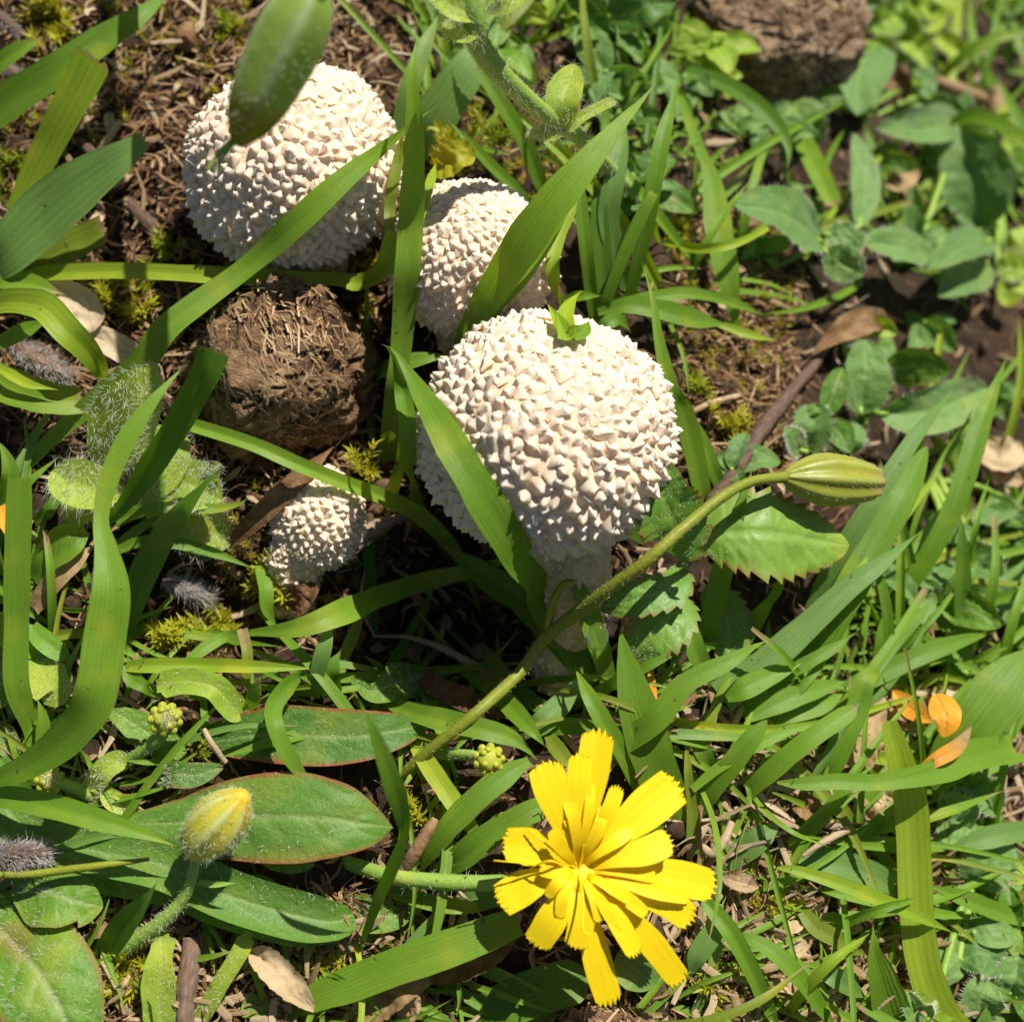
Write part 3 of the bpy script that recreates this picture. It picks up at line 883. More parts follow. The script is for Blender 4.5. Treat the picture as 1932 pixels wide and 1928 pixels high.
GB('E 1400 1900 .2 60; 1330 1800 .5 130; 1180 1620 .8 160; 1000 1440 1.1 160; 860 1350 1.2 160; 740 1260 1.25 130; 640 1190 1.25 70; 538 1135 1.2 12', 'grass', 'grass blade with its point over the hollow crossing under the broad diagonal blade', nL=50, fold=.25)
GB('H 1480 60 -.1 60; E 1380 1840 .3 140; 1200 1560 1.0 190; 1030 1260 1.7 192; 830 930 2.4 188; 640 610 2.9 180; 500 370 3.0 165; 390 190 2.9 120; 310 70 2.7 65; B 235 1905 2.5 14', 'grass',
   'broad straight grass blade lying diagonally across the front of the cream puffball', nL=80, fold=.14, over=True, brown=.15)
GB('E 470 990 .4 90; 425 900 .7 88; 395 700 1.2 85; 385 450 1.8 100; 350 250 2.2 100; 310 110 2.5 60; 250 30 2.6 10', 'grass', 'grass blade dropping straight down beside the cream puffball into the hollow', twist=.3, fold=.35, over=True)
GB('D 1000 1830 .4 40; 1130 1720 .6 75; 1260 1650 .7 60; 1390 1632 .8 40; 1650 1605 1.0 105; E 0 1530 1.2 150; 250 1425 1.2 125; 500 1345 1.15 115; 740 1290 1.1 110; 950 1220 1.0 90; 1040 1170 .9 50', 'grass',
   'green grass blade lying across the hollow with a twisted narrow base', nL=60, fold=.2)
GB('E 1500 1900 .3 90; 1450 1720 .7 120; 1400 1560 1.0 125; 1350 1420 1.2 110; 1300 1270 1.35 20', 'grass', 'pointed green grass blade standing in front of the pale puffball stalk')
GB('E 120 310 .8 60; 200 210 1.2 115; 320 150 1.4 120; 460 115 1.4 120; 620 95 1.2 110', 'grass', 'short arched grass blade tucked between the two front puffballs', fold=.1, ridge=.03)
GB('E 215 800 -.2 40; 185 500 .3 45; 165 200 .7 45; B 160 1700 1.0 40; 170 1500 1.1 20', 'deep', 'thin dark upright grass stalk in the shadow beside the dung lump')
GB('E 300 900 -.2 60; 290 600 .3 105; 315 300 1.2 115; B 350 1928 1.6 115; 385 1500 2.2 138; 412 1100 2.7 138; 424 750 3.0 132; 412 420 3.2 118; 430 260 3.2 55; 442 178 3.2 10', 'grass', 'tall upright striped grass blade standing between the puffballs',
   nL=70, fold=.16, over=True)
GB('B 285 1290 .9 60; 290 1120 1.3 62; 330 900 1.8 60; 350 780 2.0 40; 360 690 2.1 8', 'oldg', 'narrow yellow striped blade pressed against the tall upright blade', over=True)
GB('B 470 1230 1.2 10; 490 1100 1.3 45; 520 980 1.35 50; 545 900 1.3 14', 'yel', 'small pale yellow green blade edging the middle puffball', over=True)
GB('B 640 1960 .3 40; 700 1850 .9 95; 800 1700 1.6 160; 930 1500 2.3 205; 1110 1230 2.8 215; 1330 960 3.1 175; 1560 690 3.2 110; 1680 560 3.2 70; 1772 445 3.2 10', 'grass',
   'big slanting grass blade with pale stripes crossing the middle puffball', nL=70, fold=.14, over=[1])
GB('B 720 1900 .8 50; 850 1720 1.2 80; 1000 1560 1.6 95; 1150 1350 2.0 85; 1260 1170 2.2 70; 1330 1070 2.3 20', 'grass', 'narrow companion blade tucked under the big slanting striped blade', over=[1], twist=.2)
GB('B 865 1800 .5 40; 870 1700 .8 45; 872 1600 1.0 30; 870 1535 1.1 6', 'oldg', 'small upright olive blade at the foot of the big slanting blade', over=[1])
BG = dict(group='upright blades behind the puffballs', label='upright green grass blade in the thicket behind the cream puffball')
GB('B 1560 1740 .1 40; 1620 1620 .4 60; 1690 1330 1.0 85; 1745 1050 1.5 92; 1800 760 1.9 92; 1860 540 2.1 45; 1888 415 2.1 8', 'grass', **BG)
GB('B 1440 1780 .1 40; 1480 1680 .4 62; 1560 1470 .8 70; 1660 1240 1.2 72; 1760 1050 1.5 55; 1845 895 1.6 8', 'grass', **BG)
GB('B 1600 1600 .2 70; 1540 1400 .6 100; 1500 1200 .9 120; 1530 1000 1.2 122; 1570 800 1.4 90; 1600 650 1.4 20', 'blue', **BG)
GB('B 1430 1800 .1 60; 1400 1600 .5 72; 1375 1380 .9 75; 1345 1120 1.2 70; 1330 950 1.3 50; 1310 800 1.3 15', 'grass', **BG)
GB('B 1490 1700 .2 80; 1470 1480 .5 105; 1450 1250 .8 105; 1440 1090 1.0 90; 1400 1000 1.0 20', 'deep', **BG)
GB('B 1250 1720 .3 60; 1200 1570 .8 70; 1190 1450 1.2 75; 1230 1290 1.5 75; 1290 1180 1.6 75; 1335 1070 1.6 20', 'yel', 'curved yellow green blade beside the big slanting striped blade', over=[1])
GB('B 430 850 .2 150; 520 680 .6 230; 640 500 .9 240; 760 330 1.1 190; 850 180 1.1 120', 'blue', 'broad dull green blade in shade behind the tall upright blade', fold=.1)
GB('B 330 720 .2 80; 400 480 .6 110; 480 260 .8 90; 560 80 .8 30', 'blue', 'dull green blade beside brown soil behind the tall upright blade')
GB('B 1170 1110 .1 70; 1110 980 .4 82; 1020 760 .8 88; 900 560 1.1 88; 780 370 1.3 80; 680 220 1.4 30', 'grass', 'smooth narrow grass blade rising toward the hairy stem')
GB('B 1070 1140 .2 50; 980 1040 .4 62; 850 915 .6 66; 720 780 .8 50; 598 655 .9 8', 'grass', 'thin blade slanting away behind the middle puffball')
GB('B 1060 480 .2 80; 1040 360 .5 100; 1050 240 .6 80', 'blue', **BG)
GB('B 1440 1730 .3 40; 1600 1690 .5 95; 1780 1715 .6 115; C 120 1770 .6 105; 290 1800 .5 40', 'grass', group='level blades in a fan behind the cream puffball', label='light green grass blade lying level in a fan behind the cream puffball')
GB('B 1440 1720 .3 30; 1650 1670 .5 80; C 20 1625 .6 70; 180 1640 .6 60; 380 1700 .5 55; 510 1760 .4 8', 'grass', group='level blades in a fan behind the cream puffball', label='light green grass blade lying level in a fan behind the cream puffball')
GB('C 230 1790 .2 40; 400 1850 .4 50; 570 1890 .5 8', 'yel', group='level blades in a fan behind the cream puffball', label='light green grass blade lying level in a fan behind the cream puffball')
GB('B 1390 1900 .2 50; 1480 1800 .5 80; 1560 1770 .5 70; 1625 1845 .4 15', 'grass', 'small hooked grass blade behind the cream puffball')
GB('B 1240 1660 .5 30; 1340 1640 .7 60; 1465 1640 .8 8', 'grass', 'small flat blade beside the curled sprout behind the cream puffball')
GB('F 180 960 .0 40; 150 860 .2 95; 100 620 .5 115; 40 400 .8 115; E 1850 300 1.0 100; 1780 20 1.2 60; B 1740 1640 1.3 45; 1680 1450 1.3 8', 'grass', 'long thin tipped blade hanging beside the cream puffball and the brown soil', nL=50, fold=.2)
GB('F 290 900 .1 20; 250 830 .2 60; 200 700 .4 80; 130 520 .5 70; 100 430 .5 10', 'grass', 'short blade next to the dry twig by the cream puffball')
GB('C 20 540 .6 40; 90 720 .8 58; 160 890 .9 62; 200 1000 .9 100; 235 1250 .8 148; 290 1550 .6 135; 330 1780 .3 80; 345 1960 .0 20', 'grass', 'smooth grass blade hanging over brown soil with its broad end down', end='tip', nL=50, fold=.1)
GB('C 60 400 .6 60; 240 450 .7 90; 430 560 .8 95; 560 690 .9 80; 625 820 .9 55; 615 950 .8 10', 'deep', 'dark grass blade bending below the pale dung lump', brown=.1)
GB('C 640 660 .3 50; 700 770 .6 100; 780 930 .8 115; 880 1140 .9 90', 'grass', 'blunt grass blade with a torn yellow end below the pale dung lump', end='cut', brown=.1)
GB('C 0 400 .6 8; 10 500 .6 30; 60 560 .5 40; 100 650 .4 30', 'grass', **BG)
# --- right middle, in front of the leafy plants
RT = dict(group='slanting blades below the leafy plants', label='pale slanting grass blade in the sheaf beside the olive nodding bud')
GB('F 1160 1560 .1 60; 1330 1310 .7 100; 1470 1080 1.2 112; 1580 830 1.6 118; 1690 470 2.0 112; 1780 240 2.2 60; 1842 88 2.2 10', 'grass', **RT)
GB('F 650 1928 .1 140; 800 1680 .5 175; 960 1400 .9 180; 1120 1120 1.2 175; 1270 840 1.5 150; 1390 600 1.6 70', 'grass', end='round', **RT)
GB('F 760 1500 .2 90; 850 1300 .6 105; 1000 1050 1.1 108; 1160 800 1.5 105; 1330 540 1.8 85; 1460 380 1.9 50; 1545 278 1.9 8', 'blue', **RT)
GB('F 250 1990 .3 200; 470 1820 .6 170; 700 1620 .9 150; 950 1390 1.2 120; 1150 1240 1.4 90; 1370 1060 1.5 16', 'blue', **RT)
GB('F 900 1970 .2 90; 1150 1850 .5 115; 1400 1740 .8 105; 1620 1665 .9 70; 1775 1630 .9 10', 'grass', **RT)
GB('F 380 1990 .3 60; 560 1890 .6 75; 760 1780 .9 75; 900 1700 1.0 60; 992 1630 1.0 10', 'grass', **RT)
GB('F 1050 1900 .2 60; 1180 1730 .5 80; 1300 1590 .7 75; 1405 1475 .8 30', 'grass', end='round', **RT)
GB('F 1590 1990 .0 90; 1592 1650 .5 92; 1590 1350 .9 90; 1585 1100 1.2 70; 1570 950 1.3 30', 'deep', label='narrow dark upright grass stem among the pale slanting blades')
GB('F 1130 1930 .1 90; 1150 1700 .4 95; 1180 1500 .6 60; 1170 1480 .6 10', 'grass', **RT)
GB('F 160 1720 .0 90; 190 1560 .4 112; 260 1280 .9 118; 320 1060 1.3 100; 375 880 1.5 60; 430 705 1.6 10', 'grass', 'upright grass blade standing in front of the glossy serrated leaf', over=False)
GB('F 300 1790 .1 80; 360 1680 .3 115; 450 1555 .5 100; 520 1460 .7 55; 570 1380 .8 65; 622 1235 .9 10', 'grass', 'short pointed grass blade rising against the edge of the glossy serrated leaf', twist=.3)
GB('H 1450 470 .2 90; 1600 370 .5 130; 1760 255 .8 135; F 60 1910 1.0 120; 300 1790 1.2 95; 430 1710 1.2 55; 530 1667 1.2 10', 'grass', 'straight striped grass blade pointing away above the tallest yellow petal', nL=44, fold=.16)
GB('F -20 1390 .2 70; 60 1600 .5 115; 120 1750 .5 115; 190 1880 .3 80; 230 1990 .0 50', 'grass', 'folded grass blade in front of the reddish leaf stalk')
GB('E 1880 1500 .4 40; 1800 1620 .5 50; 1790 1800 .3 45; H 1800 150 .0 40', 'grass', 'thin grass stalk crossing the bitten serrated leaf')
GB('F 195 1000 1.0 8; 130 1090 1.0 40; 60 1200 .8 55; 0 1340 .5 45; E 1820 1600 .2 30', 'deep', 'thin dark blade crossing below the olive bud stem')
# --- centre bottom around the flower
FG = dict(group='blades in the turf behind the yellow flower', label='green grass blade in the tangled turf behind the yellow flower')
GB('H 1960 1120 -.1 200; 1900 960 .0 240; 1820 700 .2 250; 1730 420 .5 240; 1660 180 .7 215; E 1590 1750 .9 170; 1560 1600 1.0 80', 'grass', 'very wide striped grass blade running behind the yellow flower', nL=50, nW=15, fold=.1, ridge=.016)
GB('H 1700 700 .0 70; 1600 480 .4 95; 1470 260 .7 100; 1380 100 .9 85; E 1300 1800 1.0 15', 'grass', **FG)
GB('H 250 130 .2 60; 380 200 .5 100; 560 250 .7 125; 800 305 .8 125; 980 365 .7 115; 1115 485 .5 30', 'grass', nL=44, **FG)
GB('H 680 -20 .5 40; 860 90 .7 95; 1000 230 .8 115; 1090 330 .8 100; 1165 420 .6 30', 'grass', **FG)
GB('H 400 330 .2 60; 480 470 .4 100; 600 650 .5 110; 720 820 .5 100; 820 960 .2 50', 'yel', **FG)
GB('H 1060 480 .6 50; 930 560 .7 130; 780 680 .7 140; 620 840 .6 130; 520 980 .4 110; 450 1115 .1 50', 'grass', **FG)
GB('H 1250 680 .7 80; 1060 770 .8 135; 840 900 .7 145; 680 1030 .5 130; 540 1130 .1 70', 'grass', **FG)
GB('H 500 1140 .1 60; 620 1030 .4 85; 740 920 .6 85; 820 840 .7 55; 880 775 .7 8', 'grass', **FG)
GB('H 200 1140 .1 60; 340 1210 .3 85; 520 1265 .4 90; 700 1290 .4 80; 900 1290 .2 40', 'grass', **FG)
GB('H 620 1270 .1 60; 760 1240 .3 100; 900 1230 .3 110; 1000 1230 .2 80', 'blue', **FG)
GB('H 1000 1370 .7 150; 850 1430 .8 190; 640 1510 .8 205; 350 1610 .7 200; 60 1720 .5 190; G 1720 1800 .3 150; 1600 1850 .1 100', 'grass', 'wide smooth grass blade with a yellow end lying in front of the yellow flower', end='cut', fold=.1, brown=.0, nL=50, nW=15)
GB('H 1030 330 .3 60; 1130 270 .5 130; 1240 160 .6 120; 1330 40 .6 50; 1400 -30 .6 8', 'blue', **FG)
GB('H 1100 310 .2 90; 1250 290 .4 100; 1400 300 .4 90; 1560 330 .2 50', 'grass', **FG)
GB('H 420 60 .3 60; 560 130 .4 100; 700 210 .4 100', 'deep', **FG)
GB('H 850 60 .3 80; 1000 120 .4 100; 1140 190 .3 80; 1260 290 .1 40', 'grass', **FG)
GB('H 1170 340 .7 60; 1220 420 .9 95; 1290 500 1.0 65; 1350 545 1.0 8', 'oldg', 'small blade with a pink brown tip poking between two yellow petals', brown=.08)
GB('H 110 1600 .0 30; 150 1450 .4 55; 230 1240 .9 85; 310 1060 1.4 80; 365 900 1.8 55; 355 780 2.1 90; 310 620 2.5 125; 230 400 2.9 130; 170 260 3.1 110; 110 130 3.2 30', 'deep', 'tall twisted dark grass blade standing clear in front of the broad leaves', nL=60, twist=np.linspace(.9, -.4, 60), fold=.2)
GB('D 1740 1990 .2 60; 1760 1850 .6 85; 1800 1700 .9 85; 1850 1520 1.1 12', 'blue', 'short upright bluish blade at the edge of the hollow')
GB('D 1840 1990 .2 110; 1830 1850 .6 110; E 20 1720 .8 10', 'deep', 'short dark pointed blade at the edge of the hollow')
GB('D 700 1820 .5 55; 820 1815 .6 82; 1100 1810 .7 80; 1400 1820 .7 72; 1740 1830 .6 50', 'yel', 'level yellow green grass stalk below the small puffball', fold=.4)
GB('D 690 1810 .5 20; 720 1880 .5 80; 800 1930 .5 70; G 850 100 .3 60; 910 140 .2 30', 'grass', 'short dark green blade end at the level yellow green stalk')
GB('D 1430 1260 .6 50; 1470 1380 .8 85; 1480 1500 .7 75; 1530 1590 .4 40', 'grass', 'curled bright grass tip beside the yellow moss', twist=.4)
GB('D 1360 1930 .4 45; 1370 1750 .7 60; 1340 1610 .9 60', 'oldg', 'short brownish cut grass stub below the small puffball', end='cut', brown=.35)
GB('E 0 1830 .2 60; 60 1700 .5 70; 110 1560 .7 50; 80 1420 .8 12', 'oldg', 'thin curled olive blade over the hollow', brown=.3)
GB('E 130 850 -.3 70; 160 1000 .1 75; 170 1200 .2 70; 200 1600 .1 60; 230 1800 .0 50', 'deep', 'shaded upright grass stalk behind the dark twig in the hollow')
GB('E 260 940 .0 60; 300 850 .3 70; 340 700 .6 55; 335 560 .8 10', 'yel', 'short bright blade in the shadow beside the cream puffball')
GB('E 1600 1100 .2 160; 1640 1020 .3 150; 1680 940 .4 60', 'deep', **FG)
GB('E 800 1690 .6 10; 850 1780 .7 80; 930 1880 .6 95; H 1020 60 .2 60', 'oldg', **FG)
GB('E 1050 1205 1.3 60; 1120 1180 1.4 75; 1210 1140 1.45 55; 1325 1092 1.45 8', 'grass', 'small pointed blade under the cream puffball holding a water drop')
# --- right bottom turf
TG = dict(group='blades in the loose turf beside the yellow flower', label='green grass blade in the loose turf beside the yellow flower')
GB('I 1620 2050 .1 200; 1470 1880 .3 205; 1380 1640 .5 190; 1335 1350 .7 185; 1318 1000 .9 190; 1300 720 1.1 180; 1240 470 1.3 150; 1180 260 1.4 90', 'yel', 'wide striped upright blade crossed by a level blade in the turf', end='cut', nL=56, nW=15, fold=.2)
GB('I 560 600 1.0 15; 700 608 1.2 70; 900 595 1.4 90; 1100 600 1.5 95; 1300 575 1.55 120; 1480 530 1.5 150; 1650 450 1.4 170; 1890 410 1.2 160', 'grass', 'level pale grass blade lying across the wide striped upright blade', end='cut', nL=46)
GB('I 400 650 .3 90; 500 560 .6 108; 640 440 .9 115; 800 320 1.1 115; 1000 185 1.2 100', 'grass', end='round', brown=.06, **TG)
GB('I 120 760 .1 90; 200 640 .4 112; 310 500 .7 118; 410 370 .9 110; 505 255 1.0 50', 'grass', end='round', **TG)
GB('I 90 640 .4 40; 250 510 .6 62; 480 380 .9 66; 660 300 1.0 55; 830 260 1.0 8', 'grass', **TG)
GB('I 760 600 .3 90; 860 500 .6 130; 940 330 .8 135; 1010 180 .9 120; 1060 20 1.0 120; F 1180 1850 .9 60', 'grass', **TG)
GB('I 620 940 .4 30; 740 830 .7 50; 880 700 1.0 54; 1000 590 1.2 50; 1110 485 1.3 10', 'grass', **TG)
GB('I 1400 620 .3 150; 1560 420 .8 260; 1720 210 1.2 310; 1860 20 1.4 280; 1990 -160 1.4 150', 'grass', 'very broad pale blade beside the orange leaf', fold=.15)
GB('I 560 1070 .5 20; 700 1095 .7 60; 1000 1195 .9 80; 1300 1320 .9 75; 1450 1390 .8 50; 1550 1440 .7 8', 'yel', **TG)
GB('I 800 1190 .3 30; 950 1225 .5 58; 1250 1290 .6 62; 1450 1325 .6 55; 1625 1345 .5 20', 'grass', end='cut', **TG)
GB('I 1990 1360 .4 90; 1800 1320 .6 100; 1620 1250 .7 100; 1400 1170 .6 60', 'grass', **TG)
GB('I 640 980 .3 90; 780 1020 .5 150; 960 1070 .6 165; 1100 1120 .6 150; 1215 1180 .5 100', 'blue', 'dull flat cut piece of grass blade on the litter', end='cut', **{})
GB('I 1240 2000 .1 200; 1190 1850 .4 210; 1140 1680 .7 165; 1100 1520 .9 80; 1092 1365 1.0 12', 'grass', 'deeply ribbed pointed grass blade in the loose turf', ridge=.06, nW=17, brown=.1)
GB('I 120 1220 .5 50; 210 1310 .6 95; 310 1440 .7 100; 420 1640 .6 95; 500 1820 .4 90; 590 2010 .1 70', 'grass', 'pale bent grass blade running out from under the yellow petals', fold=.35)
GB('I 320 1440 .5 30; 460 1490 .7 90; 600 1590 .8 105; 730 1740 .7 105; 900 1990 .2 80', 'grass', 'dark green blade bending beside the pale bent blade', twist=.3)
GB('I 780 1640 .5 50; 900 1690 .6 115; 1050 1790 .4 60', 'blue', **TG)
GB('I 270 1330 .6 80; 200 1440 .5 120; 120 1560 .4 110; 80 1680 .2 50', 'blue', **TG)
GB('I 390 260 .4 30; 560 170 .6 110; 720 100 .7 120; 940 40 .7 70', 'grass', **TG)
GB('I 480 280 .3 50; 640 220 .5 110; 800 170 .6 115; 930 110 .6 70', 'grass', **TG)
GB('I 1990 860 .7 90; 1800 890 .8 125; 1640 930 .7 105; 1500 960 .5 40', 'blue', **TG)
GB('I 690 1300 .3 60; 780 1400 .4 100; 920 1480 .4 95; 1060 1560 .2 60', 'oldg', **TG)
GB('I 280 130 .5 60; 380 80 .7 130; 520 10 .8 110; F 700 1800 .9 50', 'grass', **TG)
GB('I 50 300 .2 60; 120 380 .4 90; 170 470 .4 95; 210 560 .2 60', 'deep', **TG)
GB('I 60 420 .4 20; 70 560 .4 50; 90 740 .3 60; 100 920 .2 90; 60 1060 .0 60', 'oldg', brown=.3, **TG)
GB('I 270 1080 .1 60; 360 990 .3 130; 480 900 .5 130; 580 820 .5 50', 'blue', **TG)
GB('I 330 230 .2 40; 480 130 .5 65; 670 30 .6 10', 'grass', **TG)
GB('I 1260 1990 .0 120; 1340 1850 .2 160; 1280 1740 .4 60', 'lime', **TG)
# --- lower left
LG = dict(group='blades among the broad leaves', label='green grass blade pushing between the broad lobed leaves')
GB('G -60 690 .6 120; 60 685 .8 130; 300 735 1.1 140; 520 800 1.2 125; 780 880 1.2 85; 1015 968 1.1 8', 'grass', 'bright pointed grass blade ending at the yellow tipped bud', nL=44, fold=.25)
GB('G 550 1600 .1 70; 590 1530 .3 140; 690 1390 .8 150; 790 1270 1.2 95; 880 1140 1.4 10', 'deep', 'dark wedge shaped grass blade below the yellow tipped bud', fold=.3)
GB('G 1660 20 .7 50; 1600 60 .8 105; 1520 170 .9 105; 1520 280 1.0 100; 1580 420 .9 95; 1680 570 .7 60; 1790 695 .5 8', 'grass', 'twisted pale green blade hanging over the red edged leaves', twist=np.linspace(.8, -.2, 40))
GB('G 1380 240 .2 60; 1400 140 .6 80; 1420 60 .8 70; 1400 20 .9 30', 'grass', brown=.15, **LG)
GB('G 0 160 .1 60; 70 30 .5 90; D 40 1880 .6 60', 'oldg', **LG)
GB('G 190 620 .1 60; 230 430 .4 80; 240 250 .6 70; 200 120 .7 15', 'grass', **LG)
GB('G 0 470 .6 40; 70 550 .6 80; 160 660 .4 60; 240 720 .2 20', 'deep', **LG)
GB('D -40 1560 .3 120; 60 1650 .5 150; 160 1720 .4 110; 260 1790 .2 40', 'yel', **LG)
GB('D 180 1330 .3 90; 260 1240 .5 130; 400 1150 .6 130; 500 1080 .5 80', 'grass', **LG)
GB('D 190 1250 .2 60; 300 1110 .5 100; 420 1060 .5 80; 500 1090 .4 30', 'yel', **LG)
GB('D 170 1600 .4 90; 260 1690 .5 120; 400 1790 .4 100', 'leaf', **LG)

# small dull bits: torn pale leaf and the hollow's straw are litter, further down

# ------------------------------------------------------------------ the yellow flower
def tp(t, x, y, h):
    k = 1.0 if t == 'O' else TK
    return P(TILE[t][0] + x * k, TILE[t][1] + y * k, h)

def flower():
    c = tp('H', 1330, 1085, 1.35)
    base = tp('H', 40, 1040, .05)
    root = empty('yellow_flower', base, 'open yellow flower with square toothed petals on a pale stalk lying low', 'flower')
    st = [base, tp('H', 300, 1120, .45), tp('H', 640, 1155, .62), tp('H', 960, 1150, .75), tp('H', 1200, 1120, .95), c + np.array([0, -.02, -.12])]
    s_ = tube(st, [.08, .09, .09, .09, .10, .13], 44, 10, .05)
    so_ = mk('stalk', s_, M['stemg'], root)
    p, nv = surf_samples(s_, 260)
    mk('stalk_hairs', hairs(p, nv, .07, .005), M['hair'], so_, kind='stuff')
    # bracts under the head
    for k in range(9):
        a = k * 2 * math.pi / 9
        d = np.array([math.cos(a), math.sin(a), 0])
        mb = blade([c + d * .12 + np.array([0, 0, -.28]), c + d * .26 + np.array([0, 0, -.14]), c + d * .42 + np.array([0, 0, -.06])], [.10, .13, .09], nL=10, nW=5)
        mk('bract', mb, M['stemg'], root)
    mk('heart', tube([c + np.array([0, 0, -.3]), c + np.array([0, 0, -.05]), c + np.array([0, 0, .02])], [.15, .25, .14], 8, 12, .1), M['petal'], root)
    pet = [  # tip in crop H, width, height, layer
        (1450, 285, 190, 1.75), (1348, 420, 140, 1.85), (1128, 468, 205, 1.80), (893, 945, 205, 1.45), (872, 1275, 200, 1.30), (1082, 1520, 175, 1.30),
        (1312, 1535, 150, 1.40), (1515, 1850, 165, 1.05), (1662, 1570, 115, 1.45), (1915, 1725, 150, 1.05), (2110, 1180, 200, 1.35), (1985, 1375, 165, 1.30),
        (1905, 585, 235, 1.70), (1865, 915, 165, 1.60), (1555, 610, 125, 1.80), (1185, 850, 110, 1.70), (1960, 1240, 120, 1.42), (1560, 1440, 90, 1.50), (1150, 1240, 90, 1.50),
        (1720, 1340, 110, 1.45), (1770, 1130, 110, 1.48), (1450, 1380, 90, 1.48), (1230, 1360, 90, 1.45), (1640, 860, 95, 1.6), (1480, 720, 90, 1.68), (1260, 690, 95, 1.7), (1110, 1080, 90, 1.48), (1620, 1260, 80, 1.55), (1400, 600, 80, 1.75)]
    for i, (x, y, w, h) in enumerate(pet):
        t = tp('H', x, y, h)
        d = t - c; L = np.linalg.norm(d); dn = d / L
        b = c + dn * .05 + np.array([0, 0, -.06])
        inner = i >= 14
        lift = np.array([0, 0, (.10 if inner else .09) * (1 + .4 * R.uniform(-1, 1))])
        ww = w * TK * pxs(t)
        sd = nrm(np.cross(dn, (0, 0, 1)))
        cv = sd * R.uniform(-.06, .06)
        pts = [b, c + d * .3 + lift * .9 + cv * .5, c + d * .65 + lift + cv, t]
        mb = blade(pts, [ww * .16, ww * .52, ww * .98, ww * .88] if not inner else [ww * .15, ww * .45, ww * .75, ww * .6], end='teeth', fold=R.uniform(.0, .14), nL=26, nW=21, ridge=.02, wav=.03, twist=R.uniform(-.12, .12), up=nrm(CAM - c) + np.array([0, 0, .3]))
        FX = mb.FX[0].reshape(26, 21, 4).copy(); FX[-1, :, 0] = np.clip(NR.uniform(-.9, .9, 21), 0, 1)
        FX[..., 2] = (np.arange(21) % 5 == 0)[None] * .6
        FX[:8, :, 2] = .5
        mb.FX = [FX.reshape(-1, 4)]
        mk('petal', mb, M['petal'], root)
    # styles and rolled inner florets
    for k in range(30):
        a = R.uniform(0, 2 * math.pi); L = R.uniform(.25, .95)
        if R.random() < .5: a = R.uniform(1.0, 2.3)
        d = np.array([math.cos(a), math.sin(a), 0])
        e = nrm(np.cross(d, (0, 0, 1)))
        b = c + d * R.uniform(.0, .14)
        k1 = b + d * L * .5 + np.array([0, 0, R.uniform(.12, .34)])
        t = b + d * L + np.array([0, 0, R.uniform(.12, .45)]) + e * R.uniform(-.1, .1)
        pts = [b, k1, t]
        if R.random() < .45: pts.append(t + d * R.uniform(-.02, .08) + e * R.choice([-1, 1]) * .1 + np.array([0, 0, -.03]))
        r = R.uniform(.010, .019)
        mk('style', tube(pts, np.linspace(r, r * .55, len(pts)), 14, 6, .03), M['style'] if k % 3 else M['petal'], root)
    CAPS.append((c, np.array([.3, .3, .3]), np.eye(3)))
flower()

# ------------------------------------------------------------------ buds
def bud(p0, p1, wmax, mat, ribs, root, name='bud_head', prof=None, ribd=.08, orange=None, tipstart=.86, veinw=.55):
    d = p1 - p0
    prof = prof or [.18, .62, .95, 1.0, .93, .78, .55]
    n = len(prof)
    pts = [p0 + d * i / (n - 1) for i in range(n)]
    def fx(s, a):
        f = np.zeros((len(s), 3))
        rib = np.cos(a * ribs)
        f[:, 1] = np.clip(rib, 0, 1) ** 2 * veinw
        f[:, 2] = np.clip(-rib - .55, 0, 1) * (.5 if orange is None else orange) * np.clip(s * 1.6, 0, 1)
        f[:, 0] = np.clip((s - tipstart) / .14, 0, 1) * .85
        return f
    mb = tube(pts, np.array(prof) * wmax / 2, 40, 56, .012, ribs, ribd, fx=fx)
    return mk(name, mb, M[mat], root), mb

def stemobj(root, s, mat='stem', name='stem', lump=.05, nL=50, hair=0, hl=.07):
    pts, ws = trace(s)
    mb = tube(pts, ws / 2, nL, 10, lump)
    o = mk(name, mb, M[mat], root)
    if hair:
        p, nv = surf_samples(mb, hair)
        mk('stem_hairs', hairs(p, nv, hl, .0045), M['hair'], o, kind='stuff')
    return o

# nodding olive bud on a long stem
root = empty('nodding_bud', tp('H', 320, 590, 0), 'olive ribbed nodding bud on a long slanting stem', 'flower bud')
stemobj(root, 'H 310 600 .0 62; 480 450 .4 66; 760 220 .9 68; 1000 0 1.3 70; E 1150 1660 1.5 72; 1420 1450 1.75 72; 1700 1240 1.9 70; F 0 1090 1.95 70; 140 970 1.95 66; 270 870 1.95 62; 420 795 1.9 60; 620 768 1.85 62', 'stem', nL=80, lump=.09, hair=500, hl=.03)
stemobj(root, 'E 1165 1640 1.5 52; 1178 1520 1.65 46; 1215 1410 1.75 42; 1265 1355 1.8 40; 1315 1350 1.8 30', 'stem', 'side_shoot')
h0, mb = bud(tp('F', 600, 770, 1.85), tp('F', 1095, 800, 1.85), 275 * TK * pxs(tp('F', 800, 790, 1.85)), 'bud', 8, root, prof=[.22, .62, .88, 1.0, .99, .93, .82, .68], ribd=.08)
p, nv = surf_samples(mb, 700); mk('bud_hairs', hairs(p, nv, .025, .006), M['hair'], h0, kind='stuff')

